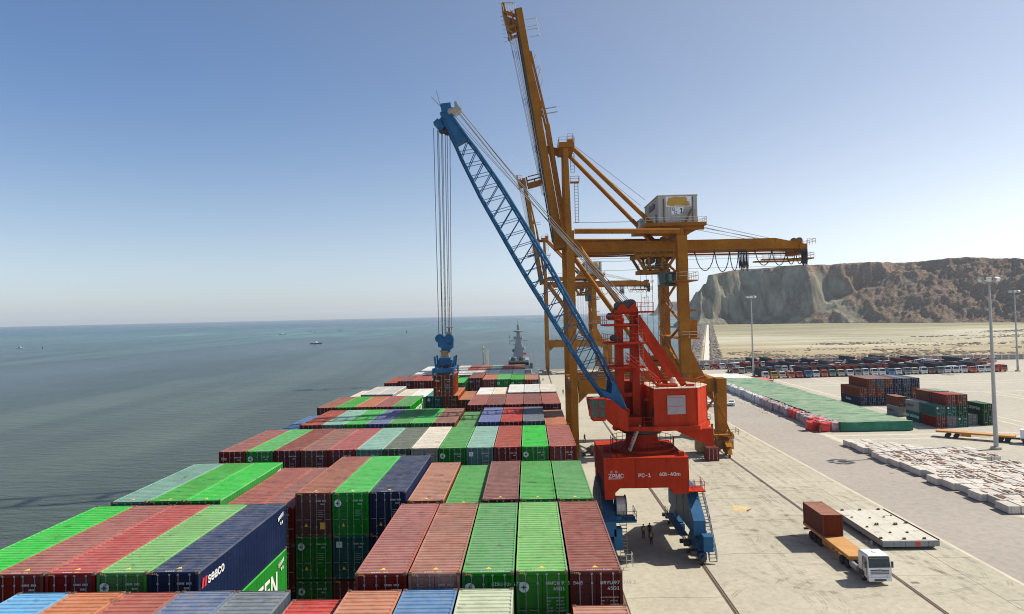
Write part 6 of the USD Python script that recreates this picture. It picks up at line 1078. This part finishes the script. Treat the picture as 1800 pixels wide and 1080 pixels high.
qb = thing('deck_crate', 'red brown metal crate on the ground below the gantry crane leg', 'crate', (35.2, 137.6, 0)); obj('body', MB().cbox(-1.2, 1.2, -1.2, 1.2, .1, 2.5, .05), M_box['redbrown'], qb); obj('crate_rib', MB().box(-.8, -.7, -1.24, -1.2, .2, 2.4).box(-.05, .05, -1.24, -1.2, .2, 2.4).box(.7, .8, -1.24, -1.2, .2, 2.4), M_panel, qb); obj('skid', MB().box(-1.1, 1.1, -1.0, -.7, 0, .1).box(-1.1, 1.1, .7, 1.0, 0, .1), M_chas, qb)
def pickup(col, loc, rz, label):
    t = thing('pickup', label, 'pickup', loc, rz, 'light vehicles parked behind the gantry crane leg')
    obj('body', MB().loft([[(-.88, y, .35), (.88, y, .35), (.9, y, z), (-.9, y, z)] for y, z in ((0, .85), (.1, 1.0), (1.4, 1.1), (5.1, 1.1), (5.2, .9))]), col, t)
    obj('cabin', MB().loft([[(-w, y0, z), (w, y0, z), (w, y1, z), (-w, y1, z)] for w, y0, y1, z in ((.86, 1.3, 3.4, 1.08), (.72, 1.9, 3.1, 1.75))]), col, t)
    obj('windscreen', MB().add([(-.78, 1.36, 1.15), (.78, 1.36, 1.15), (.66, 1.86, 1.7), (-.66, 1.86, 1.7)], [[0, 1, 2, 3]]), M_dgl, t); obj('grille', MB().box(-.5, .5, -.02, .02, .55, .8), M_chas, t)
    for x in (-.7, .7): obj('headlight', MB().box(x - .16, x + .16, -.025, .02, .65, .82), M_hl, t)
    for x in (-.8, .8):
        for y in (.95, 4.1): obj('wheel', MB().disc((x, y, .36), (1, 0, 0), .36, .24, 12), M_tyre, t)
pickup(M_white, (54.6, 211, 0), .1, 'white pickup parked on the road left of the gantry crane leg'); pickup(M_navy, (52.2, 214, 0), .1, 'dark grey pickup half hidden behind the red crane'); pickup(CABC['grey'], (57.2, 214, 0), .05, 'grey pickup behind the landside gantry crane leg'); pickup(M_white, (60.6, 212, 0), -.3, 'white pickup parked just right of the gantry crane leg')

# ------------------------------------------------------------------ people
def capsule_chain(js):
    """continuous body from bones: (joint a, radius, joint b, radius)"""
    out = None
    for a_, ra_, b_, rb_ in js:
        s1 = manifold3d.Manifold.sphere(ra_, 10).translate(list(map(float, a_))); s2 = manifold3d.Manifold.sphere(rb_, 10).translate(list(map(float, b_)))
        h_ = manifold3d.Manifold.batch_hull([s1, s2]); out = h_ if out is None else out + h_
    return out
def clean(man, it=4):
    q_ = man.refine_to_length(.07).to_mesh(); m_ = trimesh.Trimesh(q_.vert_properties[:, :3], q_.tri_verts); trimesh.smoothing.filter_taubin(m_, iterations=it); return m_
def person(label, loc, rz, shirt, trousers, pose='stand', vest=None, seed=0, helmet=None):
    t = thing('person', label, 'person', loc, rz); r_ = np.random.default_rng(seed)
    st = {'stand': .0, 'walk': .28}[pose]; hip = .90
    J = {}
    for s in (-1, 1):
        J['hip', s] = vec(s * .09, 0, hip); J['knee', s] = vec(s * .10, -s * st * .55 - .02, .48); J['ankle', s] = vec(s * .11, -s * st + .03, .08); J['toe', s] = vec(s * .13, -s * st - .13, .04)
        J['sh', s] = vec(s * .19, .0, 1.42); J['elb', s] = vec(s * .26, s * st * .5 + .03, 1.14); J['wri', s] = vec(s * (.24 if pose == 'walk' else .23), s * st * .9 - .09, .90)
    bones = [(vec(0, 0, hip + .02), .135, vec(0, .01, 1.18), .125), (vec(0, .01, 1.18), .13, vec(0, 0, 1.36), .15), (vec(0, 0, 1.42), .06, vec(0, -.01, 1.53), .055), (vec(0, -.01, 1.62), .088, vec(0, -.02, 1.69), .095), (vec(0, -.085, 1.62), .03, vec(0, -.10, 1.615), .018)]
    for s in (-1, 1):
        bones += [(vec(s * .06, 0, 1.40), .085, J['sh', s], .062), (J['sh', s], .055, J['elb', s], .043), (J['elb', s], .042, J['wri', s], .03), (J['wri', s], .03, J['wri', s] + vec(0, -.02, -.09), .035), (J['hip', s], .095, J['knee', s], .062), (J['knee', s], .06, J['ankle', s], .042), (J['ankle', s], .045, J['toe', s], .038), (vec(s * .085, -.01, 1.63), .02, vec(s * .095, -.005, 1.66), .02)]
        w_ = J['wri', s] + vec(0, -.02, -.10)
        for k in range(4): bones.append((w_ + vec(s * .0, -.03 + .02 * k, 0), .011, w_ + vec(-s * .015, -.035 + .022 * k, -.075 + .008 * abs(k - 1.5)), .009))
        bones.append((w_ + vec(0, -.03, .03), .012, w_ + vec(-s * .02, -.065, -.02), .01))
    obj('body', clean(capsule_chain(bones)), M_skin, t, smooth=60)
    sb = [(vec(0, 0, hip + .04), .155, vec(0, .01, 1.18), .145), (vec(0, .01, 1.18), .148, vec(0, 0, 1.37), .165)]
    for s in (-1, 1): sb += [(vec(s * .06, 0, 1.39), .098, J['sh', s], .074), (J['sh', s], .068, J['elb', s], .056), (J['elb', s], .055, J['elb', s] * .3 + J['wri', s] * .7, .045)]
    obj('shirt', clean(capsule_chain(sb)), shirt, t, smooth=60)
    tb = [(vec(0, 0, hip + .03), .15, vec(0, 0, hip - .05), .145)]
    for s in (-1, 1): tb += [(J['hip', s], .11, J['knee', s], .08), (J['knee', s], .078, J['ankle', s] + vec(0, 0, .04), .068)]
    obj('trousers', clean(capsule_chain(tb)), trousers, t, smooth=60)
    for s in (-1, 1): obj('shoe', clean(capsule_chain([(J['ankle', s] - vec(0, 0, .02), .052, J['toe', s], .042)])), M_chas, t, smooth=60)
    obj('helmet' if helmet else 'hair', clean(manifold3d.Manifold.sphere(.112, 14).translate([0, -.01, 1.68]) - manifold3d.Manifold.cube([.4, .4, .4], True).translate([0, -.09, 1.475 if helmet is None else 1.49])), helmet or M_hair, t, smooth=60)
    if vest: obj('vest', clean(capsule_chain([(vec(0, 0, hip + .12), .165, vec(0, .01, 1.18), .156), (vec(0, .01, 1.18), .158, vec(0, 0, 1.36), .173)])), vest, t, smooth=60)
C_dark, C_navy, C_khaki, C_grn, C_red = (paint(n, c, .85, .2, 6) for n, c in (('cloth_dark', (.03, .03, .035)), ('cloth_navy', (.03, .045, .09)), ('cloth_khaki', (.22, .17, .10)), ('cloth_olive', (.10, .095, .05)), ('cloth_red', (.40, .03, .025))))
M_ov = plain('vest_yellow', (.52, .33, .03), .7)
person('person in a yellow vest standing left of three under the red portal crane', (14.3, 91.4, 0), .4, C_dark, C_dark, vest=M_ov, seed=1); person('person in dark clothes standing at the back of three under the portal crane', (15.2, 91.9, 0), -.5, C_dark, C_navy, seed=2)
person('person in a yellow vest standing nearest the viewer of three under the portal crane', (14.85, 88.8, 0), 2.9, C_navy, C_dark, vest=M_ov, seed=3); person('person in dark clothes walking on the quay behind the portal crane', (12.2, 158.8, 0), .5, C_dark, C_dark, 'walk', seed=4)
person('person standing on the quay far off, left of two by the gantry leg', (12.0, 251.6, 0), .3, C_navy, C_dark, seed=5); person('person standing on the quay far off, right of two by the gantry leg', (13.3, 251.2, 0), -.6, C_dark, C_dark, seed=6)
person('person in olive clothes standing before the red bags at the tarpaulin corner', (67.6, 165.2, 0), .2, C_grn, C_khaki, seed=7); person('person standing before the lorries, left of two close together', (95.6, 287.6, 0), .1, C_khaki, C_grn, seed=8)
person('person standing before the lorries, right of two close together', (96.9, 287.4, 0), -.3, C_grn, C_khaki, seed=9); person('person standing alone before the orange lorries near the lamp mast', (99.4, 287, 0), .6, C_khaki, C_grn, seed=10); person('person in a red shirt on the far quay edge beside the warship', (6.8, 212, 0), .9, C_red, C_dark, seed=11)
# ------------------------------------------------------------------ the air
HZ = 5.0e-5
hm = usdkit.material(stage, L + 'haze_air', {'v': ('principled_volume', {'color': (.93, .96, 1.0), 'density': HZ, 'anisotropy': .35})}, volume='v.volume')
obj('haze', MB().box(-10900, 10900, -10900, 10900, -7.6, 135), hm, kind='stuff', cat='haze', label='thin pale sea haze over the water, the port and the hill')
